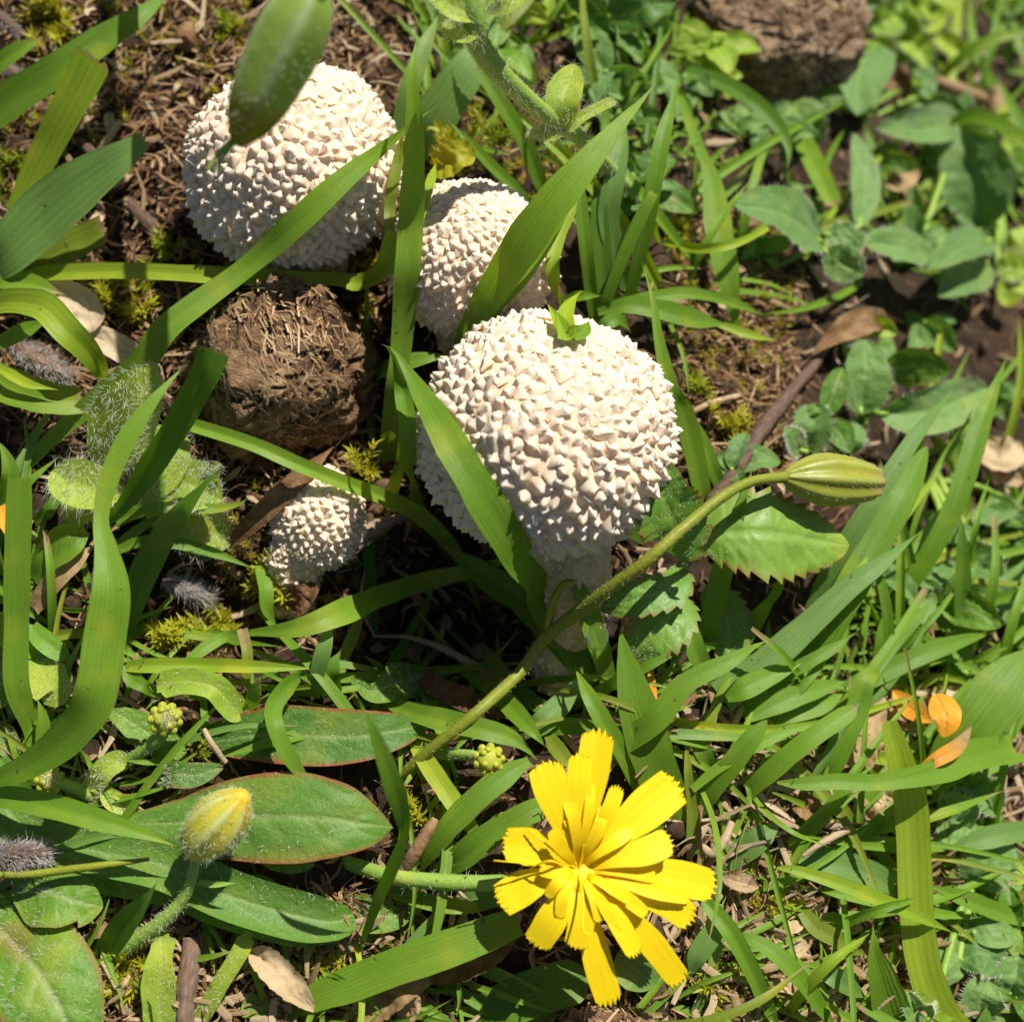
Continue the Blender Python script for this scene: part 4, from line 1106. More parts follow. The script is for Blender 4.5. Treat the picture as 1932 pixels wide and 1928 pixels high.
# yellow tipped bud on a pale stem
root = empty('yellow_tipped_bud', tp('G', 600, 1600, 0), 'hairy yellow tipped bud on a bent pale green stem', 'flower bud')
stemobj(root, 'G 590 1610 .0 70; 720 1500 .3 85; 900 1370 .6 85; 1010 1250 .8 70; 1065 1120 1.0 58; 1085 1000 1.1 56', 'stemg', hair=400, hl=.05)
GBm = blade(*trace('G 1085 1150 .9 30; 1190 1165 1.0 34; 1310 1155 1.05 8'), nL=14, nW=5); mk('leaf', GBm, M['stemg'], root)
h0, mb = bud(tp('G', 1055, 990, 1.1), tp('G', 1355, 665, 1.65), 310 * TK * pxs(tp('G', 1200, 830, 1.4)), 'budy', 7, root, prof=[.34, .72, .92, 1.0, .98, .86, .62, .25], ribd=.06, orange=.9)
p, nv = surf_samples(mb, 800); mk('bud_hairs', hairs(p, nv, .05, .0045), M['hair'], h0, kind='stuff')

# button buds
def button(s_px, rad, label, stem=None, top='hair', seed=0):
    t, x, y, h = s_px
    c = tp(t, x, y, h); r = rad * TK * pxs(c)
    root = empty('button_bud', np.array([c[0], c[1], gzq(c[0], c[1])]), label, 'flower bud')
    ax = nrm(nrm(CAM - c) + np.array([.2, .1, .2]))
    e1 = nrm(np.cross(ax, (1, .3, 0))); e2 = np.cross(ax, e1)
    mk('core', tube([c - ax * r * .9, c - ax * r * .3, c + ax * r * .35, c + ax * r * .6], [r * .45, r * .85, r * .7, r * .25], 14, 20, .08), M['budy'], root)
    for k in range(9):
        a = k * 2 * math.pi / 9 + seed
        for j, (q, zz, rr_) in enumerate(((.80, -.1, .30), (.52, .42, .25))):
            if j and k % 2: continue
            p = c + (e1 * math.cos(a + j * .4) + e2 * math.sin(a + j * .4)) * r * q + ax * r * zz
            dd = nrm(p - c)
            mk('bract', tube([p - dd * r * .25 - ax * r * .3, p, p + ax * r * .3 - dd * r * .05], [r * rr_ * .7, r * rr_, r * rr_ * .3], 9, 8, .08), M['budy'], root)
    if top == 'hair':
        pos = c + (e1[None] * NR.normal(0, .22, (160, 1)) + e2[None] * NR.normal(0, .22, (160, 1))) * r + ax * r * .55
        mk('woolly_centre', hairs(pos, np.broadcast_to(ax, pos.shape), .09, .009, jit=.9), M['hair'], root, kind='stuff')
    if stem: stemobj(root, stem, 'stemg', hair=90, hl=.04)
button(('G', 918, 248, .75), 92, 'round green button bud with a white woolly centre above the red edged leaves', 'G 670 515 .05 70; 760 450 .3 75; 880 360 .6 70; 915 300 .7 60')
button(('G', 275, 585, .55), 80, 'small yellowish button bud with a white centre under the sickle shaped blade', 'G 560 690 .05 60; 470 660 .2 75; 380 620 .4 70; 310 600 .5 60')
button(('H', 838, 472, .75), 88, 'pale green knobbly bud of rounded lobes behind the yellow flower', 'H 560 450 .15 55; 640 445 .4 62; 740 450 .6 60; 800 465 .7 50', top=None, seed=.3)

# hanging bud close above the big puffball
root = empty('hanging_bud', P(150, -480, 0), 'large smooth green bud hanging over the large puffball on an arching stem', 'flower bud')
hb = lambda x, y, z: flat(x * TK, y * TK, z)
tipz = 5.2
h0, mb = bud(hb(1770, -130, 6.2), hb(1310, 800, tipz), 370 * TK * pxs(hb(1560, 300, 5.6)), 'hangbud', 5, root, prof=[.30, .74, .95, 1.0, .98, .92, .82, .60, .20], ribd=.07, tipstart=.66, veinw=.4, orange=.0)
p, nv = surf_samples(mb, 500); mk('bud_hairs', hairs(p, nv, .05, .005), M['hair'], h0, kind='stuff')
mk('stem', tube([hb(1765, -120, 6.2), hb(1780, -420, 6.5), hb(1300, -1000, 5.2), P(150, -480, 0)], [.14, .12, .12, .14], 40, 10, .04), M['stemg'], root)
for e in (-1, 1):
    mk('thread', tube([hb(1290, 780, tipz), hb(1225 + e * 18, 860, tipz - .1), hb(1165 + e * 22, 950, tipz - .15)], [.035, .022, .012], 14, 6), M['stemg'], root)

# hairy chickweed-like stem at the top
root = empty('hairy_stem_plant', P(1260, 420, 0), 'thick pale hairy stem with paired small leaves bending over the grass', 'plant')
stemobj(root, 'O 1255 430 0 18; 1180 350 .9 22; 1100 265 1.9 28; 1050 232 2.2 33; 985 180 2.8 39; 920 110 3.4 44; 895 40 3.9 48; 900 -60 4.2 48', 'stemg', nL=60, hair=1500, hl=.09)
def hleaf(pts, w, mat='lime', name='leaf', par=None, hair=200, hl=.08, **kw):
    mb = leaf(pts, w, **kw)
    o = mk(name, mb, M[mat], par if par is not None else root)
    if hair:
        V_, N_n, S_ = mb.grid
        rim = np.vstack([V_[:, 0], V_[:, -1]]); outw = np.vstack([-S_, S_]); pk = NR.choice(len(rim), max(40, hair // 3))
        mk('margin_hairs', hairs(rim[pk], outw[pk] + np.vstack([N_n, N_n])[pk] * .4, hl * 1.1, .0045, jit=.8), M['hair'], o, kind='stuff')
        p, nv = surf_samples(mb, hair)
        mk('leaf_hairs', hairs(p, nv * np.sign(np.sum(nv * (CAM - p), 1, keepdims=True)), hl, .006), M['hair'], o, kind='stuff')
    return o, mb
O = lambda x, y, h: P(x, y, h)
sc_ = pxs(O(1060, 190, 2.4))
hleaf([O(1062, 248, 2.2), O(1062, 190, 2.5), O(1085, 122, 2.5)], 66 * sc_, shape='oval', cup=.3)
hleaf([O(1072, 246, 2.2), O(1030, 255, 2.15), O(995, 250, 2.0)], 30 * sc_, shape='oval', cup=.3)
hleaf([O(1065, 250, 2.2), O(1105, 218, 2.3), O(1160, 190, 2.2)], 22 * sc_, shape='strap', cup=.4)
hleaf([O(905, 30, 3.9), O(860, 15, 4.1), O(805, -20, 4.0)], 46 * sc_, shape='lance', cup=.3)
hleaf([O(900, 50, 3.8), O(870, 58, 3.9), O(840, 40, 3.8)], 50 * sc_, shape='oval', cup=.3)
hleaf([O(915, 25, 3.9), O(960, 8, 4.1), O(1010, -30, 4.0)], 34 * sc_, shape='lance', cup=.3)

# curled sprout behind the cream puffball
root = empty('curled_sprout', P(1070, 640, 0), 'small curled yellow green sprout touching the top of the cream puffball', 'plant')
for s_, m_ in (('O 1072 640 1.0 34; 1066 600 1.5 30; 1078 570 1.7 20; 1098 548 1.8 5', 'yel'), ('O 1072 635 1.0 30; 1050 600 1.5 18; 1032 572 1.7 4', 'yel'), ('O 1074 632 1.0 26; 1100 625 1.3 26; 1112 605 1.4 10', 'grass')):
    C, W = spline(*[trace(s_)[0], 26, trace(s_)[1]])
    mk('leaf', blade(None, None, C=clear(C), W=W, fold=.5, nW=9), M[m_], root)

# ------------------------------------------------------------------ serrated leaves (bramble seedling)
root = empty('serrated_leaf_plant', P(1285, 1110, 0), 'small plant of red edged serrated leaves beside the cream puffball', 'plant')
def sleaf(s, w, **kw):
    pts, _ = trace(s)
    mb = leaf(pts, w * TK * pxs(pts[1]), 'oval', serr=.22, nserr=11, red=1.0, nL=90, nW=21, vein=.06, nv=6, blister=.03, **kw)
    o = mk('leaf', mb, M['serr'], root)
    p, nv = surf_samples(mb, 420)
    mk('leaf_hairs', hairs(p, nv * np.sign(np.sum(nv * (CAM - p), 1, keepdims=True)), .05, .004), M['hair'], o, kind='stuff')
sleaf('F -40 1190 1.15; E 1880 1080 1.6; 1800 880 1.95; 1770 640 2.15', 390, cup=.12)
sleaf('F 90 1110 1.0; 300 1080 1.3; 560 1090 1.5; 960 1150 1.4', 500, cup=-.08)
sleaf('F 20 1260 .7; E 1850 1380 .9; 1640 1450 .95; 1455 1500 .8', 230, cup=.1)
sleaf('F 10 1420 .5; E 1830 1560 .7; 1700 1680 .6; 1600 1800 .4', 330, cup=.1)
sleaf('F 160 1380 .2; 260 1500 .3; 300 1650 .3; 280 1840 .2', 260, cup=.1)
stemobj(root, 'F 60 1420 .0 40; 40 1300 .5 45; 60 1180 .9 50; 100 1110 1.0 30', 'stem', hair=260, hl=.06)
stemobj(root, 'F 40 1270 .5 40; 80 1210 .8 70; 120 1190 .9 50; 140 1170 .9 20', 'twig', 'red_bud', hair=160, hl=.06)

# ------------------------------------------------------------------ hairy rosette at the left
root = empty('hairy_rosette_plant', tp('D', 700, 860, 0), 'yellow green rosette of thick leaves covered in long white hairs', 'plant')
def rleaf(s, w, nh=1300, mat='lime', hl=.13, **kw):
    pts, _ = trace(s)
    kw.setdefault('shape', 'obov')
    hleaf(pts, w * TK * pxs(pts[1]), mat, hair=nh // 3, hl=hl, nL=44, nW=17, **kw)
rleaf('D 600 800 .3; 640 600 .9; 740 380 1.3; 870 150 1.5', 360, 1700, cup=.35)
rleaf('D 700 850 .4; 560 840 .7; 420 810 .9; 285 740 .9', 270, 1200, cup=.4)
rleaf('D 780 880 .4; 900 830 .7; 1050 820 .9; 1230 900 .9', 300, 1500, cup=.25)
rleaf('D 800 950 .3; 950 1010 .5; 1110 1060 .5; 1280 1140 .4', 300, 1300, cup=.2)
rleaf('D 760 900 .5; 860 780 .8; 900 640 .8; 920 480 .6', 300, 900, cup=.2)
rleaf('D 1120 800 .7; 1170 760 .9; 1210 680 1.0', 90, 200, cup=.3)
rleaf('D 600 960 .3; 430 960 .4; 340 990 .4', 170, 500, cup=.2)

# ------------------------------------------------------------------ broad leaves of the bottom left
def BL(s, w, label, mat='leaf', nh=260, name='broad_leaf', hl=.05, **kw):
    pts, _ = trace(s)
    kw.setdefault('nL', 70); kw.setdefault('nW', 25)
    mb = leaf(pts, w * TK * pxs(pts[len(pts) // 2]), **kw)
    o = mk(name, mb, M[mat], base=pts[0], label=label, cat='leaf')
    if nh:
        p, nv = surf_samples(mb, nh)
        mk('leaf_hairs', hairs(p, nv * np.sign(np.sum(nv * (CAM - p), 1, keepdims=True)), hl, .006), M['hair'], o, kind='stuff')
    return o
BL('G 1150 380 .2; 1450 340 .45; H 40 350 .55; 300 320 .55; 510 270 .4', 330, 'dull green leaf with a reddish margin and blemishes under the tall twisted blade', 'leafdk', shape='oval', red=1.6, cup=.1)
BL('G 620 830 .25; 1000 820 .5; 1400 790 .75; 1800 800 .85; H 150 830 .75; 300 850 .5', 500, 'largest glossy green leaf with a yellow midrib crossed by a dark shadow', 'leafdk', shape='obov', red=1.2, cup=-.08, vein=.07, blister=.035, nh=420)
BL('G 870 590 .3; 960 560 .5; 1080 560 .5; 1240 510 .4', 150, 'small green leaf lobe with a thin red edge at the largest glossy leaf', 'leafdk', shape='oval', red=.8)
BL('G 60 1210 .4; 250 1200 .6; 420 1260 .65; 570 1290 .5', 400, 'light green bitten leaf with wavy scalloped edge below the grey seed head', 'leaf', shape='oval', lobes=1.2, red=.5, cup=.1)
BL('G -160 1240 .2; 60 1480 .6; 230 1680 .8; 380 1960 .8; 460 2200 .5', 620, 'big dark green leaf with a pale hairy midrib at the torn corner leaf', 'leaf', shape='oval', red=.8, cup=-.1, vein=.09, nh=900, hl=.08)
BL('G -120 560 .1; 150 860 .3; 430 960 .5; 900 1060 .6; 1300 1240 .6; 1800 1370 .5; H 80 1330 .3', 270, 'long narrow folded leaf running under the yellow tipped bud', 'leafdk', shape='strap', cup=.45, nh=500, nL=90)
BL('G 250 970 .2; 550 1130 .35; 1000 1230 .4; 1400 1410 .35; H 60 1440 .2', 150, 'pale lower half of a folded leaf with jagged edge over straw litter', 'leaf', shape='strap', cup=.1, lobes=1.5, nL=90)
BL('G 890 1440 .5; 900 1600 .5; 880 1760 .4; 900 1990 .2', 190, 'upright yellow green strap leaf beside the purple brown twig', 'lime', shape='strap', cup=.15, nh=150, lobes=1)
BL('G 1380 1430 .4; 1330 1540 .45; 1220 1720 .35; 1080 1960 .1', 100, 'narrow pale green leaf stalk lying on straw litter', 'lime', shape='strap', cup=.3, nh=100)
BL('G 870 70 .6; 1020 40 .7; 1180 70 .7; 1270 160 .55; 1350 245 .4', 150, 'light green leaf curling downwards beside the button bud', 'lime', shape='strap', cup=.25, nh=120)
BL('G 560 180 .3; 680 240 .4; 820 330 .3; 1040 480 .1', 190, 'lobed green leaf under the button bud', 'leaf', shape='obov', lobes=2, cup=.1)
BL('G 480 700 .1; 560 560 .4; 640 490 .4; 700 500 .35', 130, 'curled small leaf strap between the two button buds', 'lime', shape='strap', cup=.4)
BL('G 560 640 .3; 620 700 .3; 720 750 .25; 800 750 .2', 110, 'short arrow shaped leaf tip beside the largest glossy leaf', 'lime', shape='lance', cup=.2)
BL('G 200 -100 .3; 260 40 .5; 300 100 .5; 240 160 .4', 240, 'yellow green toothed leaf behind the sickle shaped blade', 'lime', shape='oval', cup=.1)
BL('G -60 20 .3; 20 60 .5; 90 160 .4; 60 240 .3', 210, 'green leaf with reddish patches beside the blunt upright blade', 'leafdk', shape='oval', red=1)
BL('G -60 300 .1; 30 400 .3; 100 470 .2', 190, 'shaded mottled leaf beneath the sickle shaped blade', 'leafdk', shape='oval', red=.8)
BL('D 180 1750 .3; 280 1850 .4; 400 1900 .3', 220, 'pale silvery green leaf lying below the sickle shaped blade', 'round', shape='oval')
BL('H 60 30 .25; 180 90 .45; 300 60 .5; 500 -10 .4', 230, 'matt pale green lobed leaf under the dry split straw', 'leaf', shape='obov', lobes=1, cup=.1, blister=.03)
BL('H -20 1280 .1; 150 1320 .2; 300 1340 .2; 420 1290 .1', 210, 'green leaf with an orange spot in front of the largest glossy leaf', 'leaf', shape='oval', red=.5)
BL('H -60 1420 .1; 60 1440 .2; 200 1460 .1', 170, 'pale scuffed leaf below the green leaf with an orange spot', 'round', shape='oval')
BL('H 760 1928 .1; 900 1850 .25; 1100 1760 .3; 1380 1680 .2', 250, 'shaded wide leaf scrap lying below the yellow petals', 'deep', shape='strap', cup=.1, nh=0)
BL('H 1540 1560 .2; 1650 1620 .3; 1760 1720 .2', 260, 'pale green leaf scrap between two long yellow petals', 'blue', shape='oval', nh=0)
BL('G 1420 890 .35; 1480 960 .4; 1600 1020 .4; 1740 1060 .3', 190, 'small green leaf flap with a pale edge under the largest glossy leaf', 'leaf', shape='oval', red=.4)
BL('G 390 850 .4; 420 890 .4; 430 990 .3', 120, 'tiny green leaf turning brown beside the grey seed head', 'lime', shape='oval', red=.9, nh=0)
BL('G 1340 1830 .1; 1450 1850 .15; 1600 1870 .1', 130, 'flat green leaf scrap beside the curled dead leaf', 'leaf', shape='strap', nh=0)
BL('I 1440 110 .9; 1500 240 1.1; 1480 350 1.0', 170, 'orange fading leaf standing beside a very broad pale blade', 'orange', shape='oval', nh=0, drop=.2)
BL('I 1200 90 .4; 1290 180 .5; 1420 270 .4', 120, 'orange brown withered leaf lying behind the wide striped blade', 'orange', shape='lance', nh=0)
BL('I 1330 540 1.3; 1450 470 1.5; 1560 400 1.5; 1640 290 1.4', 90, 'reddish withered leaf tip on the level pale blade', 'orange', shape='lance', nh=0, tipbrown=.6)

# ------------------------------------------------------------------ leafy plants of the right side
def plant(basepx, label, leaves, mat='round', stems=True, hair=110):
    b = P(*basepx, 0)
    root = empty('leafy_plant', b, label, 'plant', 'low leafy plants on the slope')
    for s, w in leaves:
        pts, _ = trace(s)
        if len(pts) == 2: pts = np.array([pts[0], (pts[0] + pts[1]) / 2 + np.array([0, 0, .12]), pts[1]])
        mb = leaf(pts, w * TK * pxs(pts[1]), 'oval', cup=R.uniform(.05, .45), vein=.09, nv=6, nL=34, nW=17, blister=.06, red=.5, twist=R.uniform(-.4, .4))
        o = mk('leaf', mb, M[mat], root)
        V, Nn, S = mb.grid
        rim = np.vstack([V[:, 0], V[:, -1]])
        out = np.vstack([-S, S])
        pick = NR.choice(len(rim), hair)
        mk('leaf_hairs', hairs(rim[pick], out[pick], .07, .007, jit=.4), M['hair'], o, kind='stuff')
        if stems:
            mk('stem', tube([b + NR.normal(0, .05, 3), (b + pts[0]) / 2 + np.array([0, 0, .1]), pts[0], pts[0] * .8 + pts[1] * .2], [.06, .05, .045, .03], 12, 7), M['stemg'], root)
plant((1540, 470), 'leafy plant with a shiny folded leaf near the smooth hanging blade', [('C 800 1340 .6; 700 1250 .9; 560 1170 1.0; 310 1130 .9', 330), ('C 830 1300 .7; 960 1330 .9; 1010 1400 .9', 170), ('C 830 1400 .7; 930 1460 .9; 1040 1520 .9', 200), ('C 1010 1260 .6; 1050 1000 .9; 990 740 1.0', 180)])
plant((1720, 480), 'leafy plant with rounded overlapping leaves and yellow new growth', [('C 1030 1330 .7; 1250 1370 1.0; 1480 1440 .9', 230), ('C 1740 1330 .8; 1580 1380 1.2; 1400 1490 1.1', 230), ('C 1720 1450 .6; 1570 1540 .8; 1450 1640 .7', 270), ('C 1700 1270 .5; 1670 1000 .9; 1560 690 1.0', 390), ('C 1600 690 .7; 1350 710 .9; 1105 710 .9', 220)])
plant((1640, 220), 'leafy plant with a flat pale leaf under the dung lump', [('C 1060 240 .5; 1020 420 .8; 1000 640 .7', 350), ('C 640 560 .4; 720 680 .6; 800 800 .5', 240), ('C 1480 520 .4; 1560 600 .6; 1620 700 .5', 190)])
plant((1810, 110), 'yellow green leafy shoot next to the pale dung lump', [('C 1420 60 .9; 1340 30 1.2; 1280 -40 1.3', 170), ('C 1420 60 .9; 1470 40 1.2; 1500 -30 1.3', 150), ('C 1420 80 .8; 1430 160 1.1; 1390 180 1.1', 130), ('C 1450 200 .6; 1560 280 .9; 1620 330 .9', 120), ('C 1260 200 .6; 1350 280 .8; 1400 380 .8', 150), ('C 1080 150 .6; 1150 120 .8; 1220 80 .9', 180), ('C 1080 260 .5; 1140 260 .7; 1210 300 .7', 120)], 'lime')
plant((1630, 790), 'leafy plant with a dark upright leaf and a silvery leaf beside dry twigs', [('F 1020 420 .4; 1050 220 .8; 1050 10 .9', 270), ('F 1120 420 .7; 1400 400 1.1; 1720 280 1.2', 270), ('F 700 640 .2; 640 540 .4; 600 500 .4', 130), ('F 720 620 .2; 760 500 .5; 760 370 .5', 210), ('F 960 640 .2; 980 560 .4; 1010 480 .4', 130)])
plant((1760, 900), 'loose leafy plant behind the sheaf of slanting blades', [('F 1560 1180 .3; 1680 1250 .5; 1800 1350 .5', 220), ('F 1600 1420 .3; 1720 1420 .5; 1880 1440 .5', 180), ('F 1480 1200 .3; 1400 1330 .5; 1300 1300 .5', 180), ('F 1850 900 .4; 1760 980 .6; 1640 1020 .6', 180), ('F 1880 1600 .4; 1900 1500 .6; 1920 1300 .6', 220)])
plant((1850, 1560), 'soft leafy plant beside the wide striped blade', [('I 1450 780 .3; 1540 800 .5; 1630 860 .5', 280), ('I 1650 1180 .3; 1720 1080 .6; 1880 960 .7', 260), ('I 1650 600 .4; 1720 680 .6; 1800 760 .6', 200), ('I 1560 1600 .3; 1680 1540 .5; 1820 1640 .5', 280), ('I 1690 1900 .3; 1700 1780 .5; 1740 1700 .5', 230), ('I 1400 1928 .3; 1320 1850 .5; 1290 1760 .5', 160), ('I 1850 1800 .3; 1880 1680 .5; 1900 1560 .5', 200)])
plant((1880, 340), 'leafy plant with yellow green tips behind the rounded leaves', [('C 1900 880 .5; 1860 820 .7; 1900 760 .7', 150), ('C 1820 1400 .7; 1900 1340 .9; 1960 1260 .9', 150), ('C 1780 1500 .7; 1860 1480 .9; 1960 1500 .9', 170), ('C 1840 1700 .5; 1850 1600 .7; 1920 1540 .7', 170), ('C 1880 640 .5; 1840 660 .7; 1900 720 .6', 150)], 'lime')
# further look-alike sprigs fill the slope between the traced plants
def sprig(px, py, sc, mat):
    b = P(px, py, 0)
    root = empty('leafy_plant', b, 'small ' + ADJ[mat] + ' leafy sprig filling the slope between the larger leafy plants', 'plant', 'leafy sprigs on the slope')
    n = R.randint(4, 7); a0 = R.uniform(0, 6.28)
    top = b + np.array([R.uniform(-.2, .2), R.uniform(-.2, .2), R.uniform(.25, .7) * sc])
    mk('stem', tube([b + np.array([0, 0, -.1]), (b + top) / 2, top], [.05, .045, .03], 8, 6), M['stemg'], root)
    for k in range(n):
        a = a0 + k * 2.4; d = np.array([math.cos(a), math.sin(a), R.uniform(-.1, .5)])
        L = R.uniform(.35, .85) * sc; p0 = b * (1 - .3 - .7 * k / n) + top * (.3 + .7 * k / n)
        mb = leaf([p0, p0 + d * L * .5 + np.array([0, 0, .08]), p0 + d * L + np.array([0, 0, R.uniform(-.1, .05)])], L * R.uniform(.45, .65), 'oval', cup=R.uniform(.05, .5), vein=.08, nv=5, nL=20, nW=13, blister=.08, red=.4, twist=R.uniform(-.6, .6))
        mk('leaf', mb, M[mat], root)
zones = [(1300, 250, 1932, 900, 13), (1280, -60, 1932, 250, 16), (1650, 900, 1960, 1300, 9), (1800, 1300, 1960, 1932, 9), (880, -40, 1280, 150, 10), (1100, 150, 1330, 420, 7), (1500, 560, 1700, 900, 4)]
for x0, y0, x1, y1, n in zones:
    for _ in range(n):
        sprig(R.uniform(x0, x1), R.uniform(y0, y1), R.uniform(.6, 1.15), R.choice(['round', 'round', 'leafdk', 'leaf', 'lime']))

# ------------------------------------------------------------------ grey woolly seed heads
def wool(s, label, n=900, hl=.12):
    pts, ws = trace(s)
    root = empty('woolly_seed_head', pts[0], label, 'seed head', 'grey woolly seed heads')
    mb = tube(pts, ws / 2 * .75, 26, 16, .2)
    mk('core', mb, M['twig'], root)
    p, nv = surf_samples(mb, n)
    d = nrm(pts[-1] - pts[0])
    mk('wool', hairs(p, nrm(nv + d * 1.1), hl, .011, bend=.45, jit=.5), M['wool'], root, kind='stuff')
wool('G -60 1025 .7 130; 80 1010 .75 150; 200 995 .75 130; 290 1000 .7 50', 'grey woolly seed head lying above a thin reddish stem')
wool('D 900 1340 .3 50; 980 1370 .4 80; 1080 1410 .4 100; 1170 1440 .35 70', 'grey woolly tuft in the dark below the hairy leaves', 700)
wool('D 90 40 .3 80; 180 110 .4 150; 280 170 .4 150; 400 220 .3 70', 'grey woolly tuft behind the wide folded blade', 900)
wool('A -40 60 .4 60; 40 130 .4 90; 130 210 .35 60', 'grey dry woolly stalk above the broad slanting blade', 300, .06)
wool('A 20 370 .3 80; 70 400 .3 100; 130 420 .3 60', 'grey woolly stub under the broad slanting blade', 300, .06)

# ------------------------------------------------------------------ twigs, straws and dead leaves
def TW(s, label, mat='twig', lump=.25, name='twig', cat='twig', group=None):
    pts, ws = trace(s)
    return mk(name, tube(pts, ws / 2, 34, 12, lump), M[mat], base=pts[0], label=label, cat=cat, group=group)
TW('E -60 1250 .5 60; 20 1190 .6 95; 130 1100 .65 100; 260 1030 .6 70; 380 990 .4 30', 'dark crumbly twig lying over the small puffball in the hollow', lump=.4)
TW('G 1060 1460 .25 90; 1050 1620 .25 120; 1030 1780 .25 110; 1020 1990 .2 100', 'thick purple brown twig standing in straw litter', lump=.12)
TW('F 190 930 .2 90; 330 740 .3 85; 480 500 .35 85; 620 320 .3 80; 740 180 .2 60; 860 20 .1 40', 'dry grey twig on brown soil beside the olive nodding bud', lump=.2)
TW('F 490 560 .15 30; 500 680 .2 35; 560 800 .2 25', 'thin pale twig crossing near the dry grey twig', 'straw')
TW('G -60 1110 .8 34; 150 1110 .8 42; 320 1090 .8 46; 560 1060 .85 40; 825 1025 .85 22', 'thin reddish green stem lying below the grey seed head', 'stem', .1, 'thin_stem', 'stem')
TW('G 1130 305 .6 26; 1170 380 .6 34; 1250 490 .4 30', 'short pale bent twig above the red edged leaves', 'straw', .15)
TW('C 1440 450 .6 60; 1540 490 .7 80; 1700 550 .6 70', 'short pale stick lying among the leafy plants', 'straw', .12)
TW('C 1780 500 .5 60; 1780 600 .6 100; 1770 690 .5 60', 'pinkish stub standing among the leafy plants', 'straw', .15)
TW('I 700 1010 .7 20; 800 940 .8 36; 950 860 .8 44', 'thin pale straw crossing a dull flat cut blade', 'straw', .1, 'straw', 'straw')
TW('F 70 420 .2 30; 200 360 .25 36; 350 320 .2 30', 'thin curved brown twig on soil above the yellow moss', 'litter', .15)
TW('A 540 880 .1 40; 600 770 .3 46; 670 670 .4 34', 'short pale broken straw on brown soil beside the notched blade', 'straw', .12, 'straw', 'straw')
TW('A 700 1110 .1 60; 790 1210 .15 84; 880 1310 .12 60', 'short rounded pinkish twig lying on soil beside the large puffball', 'twig', .15)
TW('A 440 780 .1 50; 520 860 .15 66; 640 960 .1 40', 'grey stick on soil between the cut blade and the notched blade', 'twig', .2)
TW('H 350 1110 .4 60; 420 1000 .6 78; 500 870 .7 72; 540 800 .7 40', 'reddish brown dry stalk standing behind the pale flower stalk', 'litter', .1)
TW('E 200 1650 .5 14; 400 1660 .6 26; 600 1730 .6 44; 780 1830 .5 52; 900 1890 .4 60; H 1100 150 .3 60; 1320 420 .2 40', 'long curved dry straw running under the nodding bud stem', 'straw', .08, 'straw', 'straw')
TW('I 140 950 .2 40; 200 990 .3 56; 260 930 .4 52; 310 820 .4 40', 'forked pale dry root beside the yellow petals', 'straw', .15)
TW('B 240 1330 1.6 16; 290 1240 1.8 30; 340 1190 1.9 24; 385 1195 1.9 10', 'tiny dark dry scrap hanging on the curled end of the level stalk', 'twig', .4)
def FL(s, label, mat='deadleaf', shape=None, w=None, end='tip', name='dead_leaf', cat='dead leaf', **kw):
    pts, ws = trace(s)
    if shape:
        mb = leaf(pts, w * TK * pxs(pts[1]), shape, blister=.12, vein=.06, jag=.06, nL=40, nW=15, **kw)
    else:
        mb = blade(pts, ws, end=end, ridge=.05, wav=.10, nW=13, **kw)
    return mk(name, mb, M[mat], base=pts[0], label=label, cat=cat)
FL('D 1240 1180 .3 20; 1360 1060 .6 100; 1530 900 .9 120; 1700 740 1.0 110; 1850 600 .8 40', 'reddish brown folded dead blade leaning on the small puffball', 'litter', end='tip', fold=.5)
FL('H 470 10 .7 110; 580 90 .7 120; 700 140 .6 130; 860 220 .4 60; 960 250 .3 20', 'split orange brown dry straw with a frayed pale end', 'litter', fold=.35)
FL('G 1380 1530 .35; 1480 1600 .5; 1600 1720 .5; 1760 1880 .3', 'long curled pale dead leaf lying on straw litter', shape='lance', w=170, cup=.4)
FL('H 80 1900 .2; 250 1810 .4; 380 1740 .5; 540 1690 .4', 'twisted tan dead leaf under the wide smooth grass blade', shape='lance', w=200, cup=.5)
FL('H 340 1900 .2; 400 1850 .4; 440 1760 .5', 'pointed pale dead leaf flap under the wide smooth grass blade', shape='oval', w=130, cup=.3)
FL('C 1160 1010 .5; 1250 1000 .7; 1300 920 .7', 'folded pale dead leaf among the leafy plants', shape='oval', w=150, cup=.4)
FL('F 760 90 .3; 900 -20 .5; C 1080 1780 .6; 1170 1800 .6', 'pale trumpet shaped dead leaf above the silvery leaf', shape='obov', w=170, cup=.5)
FL('C 1140 380 .3; 1220 450 .5; 1270 560 .4', 'brown withered scrap beside the flat pale leaf', 'litter', shape='oval', w=170, cup=.4)
FL('F 1700 560 .5; 1800 640 .8; 1928 620 .8', 'orange tan dead leaf behind the sheaf of slanting blades', shape='oval', w=200, cup=.3)
FL('F 1720 640 .4; 1830 740 .6; 1930 800 .6', 'brown dead leaf under the orange tan dead leaf', 'litter', shape='oval', w=150, cup=.3)
FL('A 560 1180 .1 60; 540 1210 .3 60; 440 1330 .3 60', 'torn pale leaf edge behind the short yellowish blade', 'straw', end='cut')
FL('A 180 1640 .3; 330 1640 .5; 440 1700 .5; 510 1840 .4', 'torn pale dead leaf with a ragged edge under the arching blade', 'straw', shape='strap', w=200, cup=.3)
FL('D 440 -30 .2; 620 40 .35; 760 120 .3', 'smooth straw coloured leaf sheath under the long slanting blade', 'straw', shape='strap', w=150, cup=.4)
FL('D 0 930 .7 60; 50 1040 .8 90; 125 1205 .9 8', 'pointed orange tan dead blade over the blunt upright blade', 'orange', fold=.3)
FL('D 180 1500 .2 90; 300 1350 .4 120; 420 1230 .5 110; 520 1150 .4 60', 'dry brown sheath strip in the dark below the hairy leaves', 'deadleaf', fold=.4)
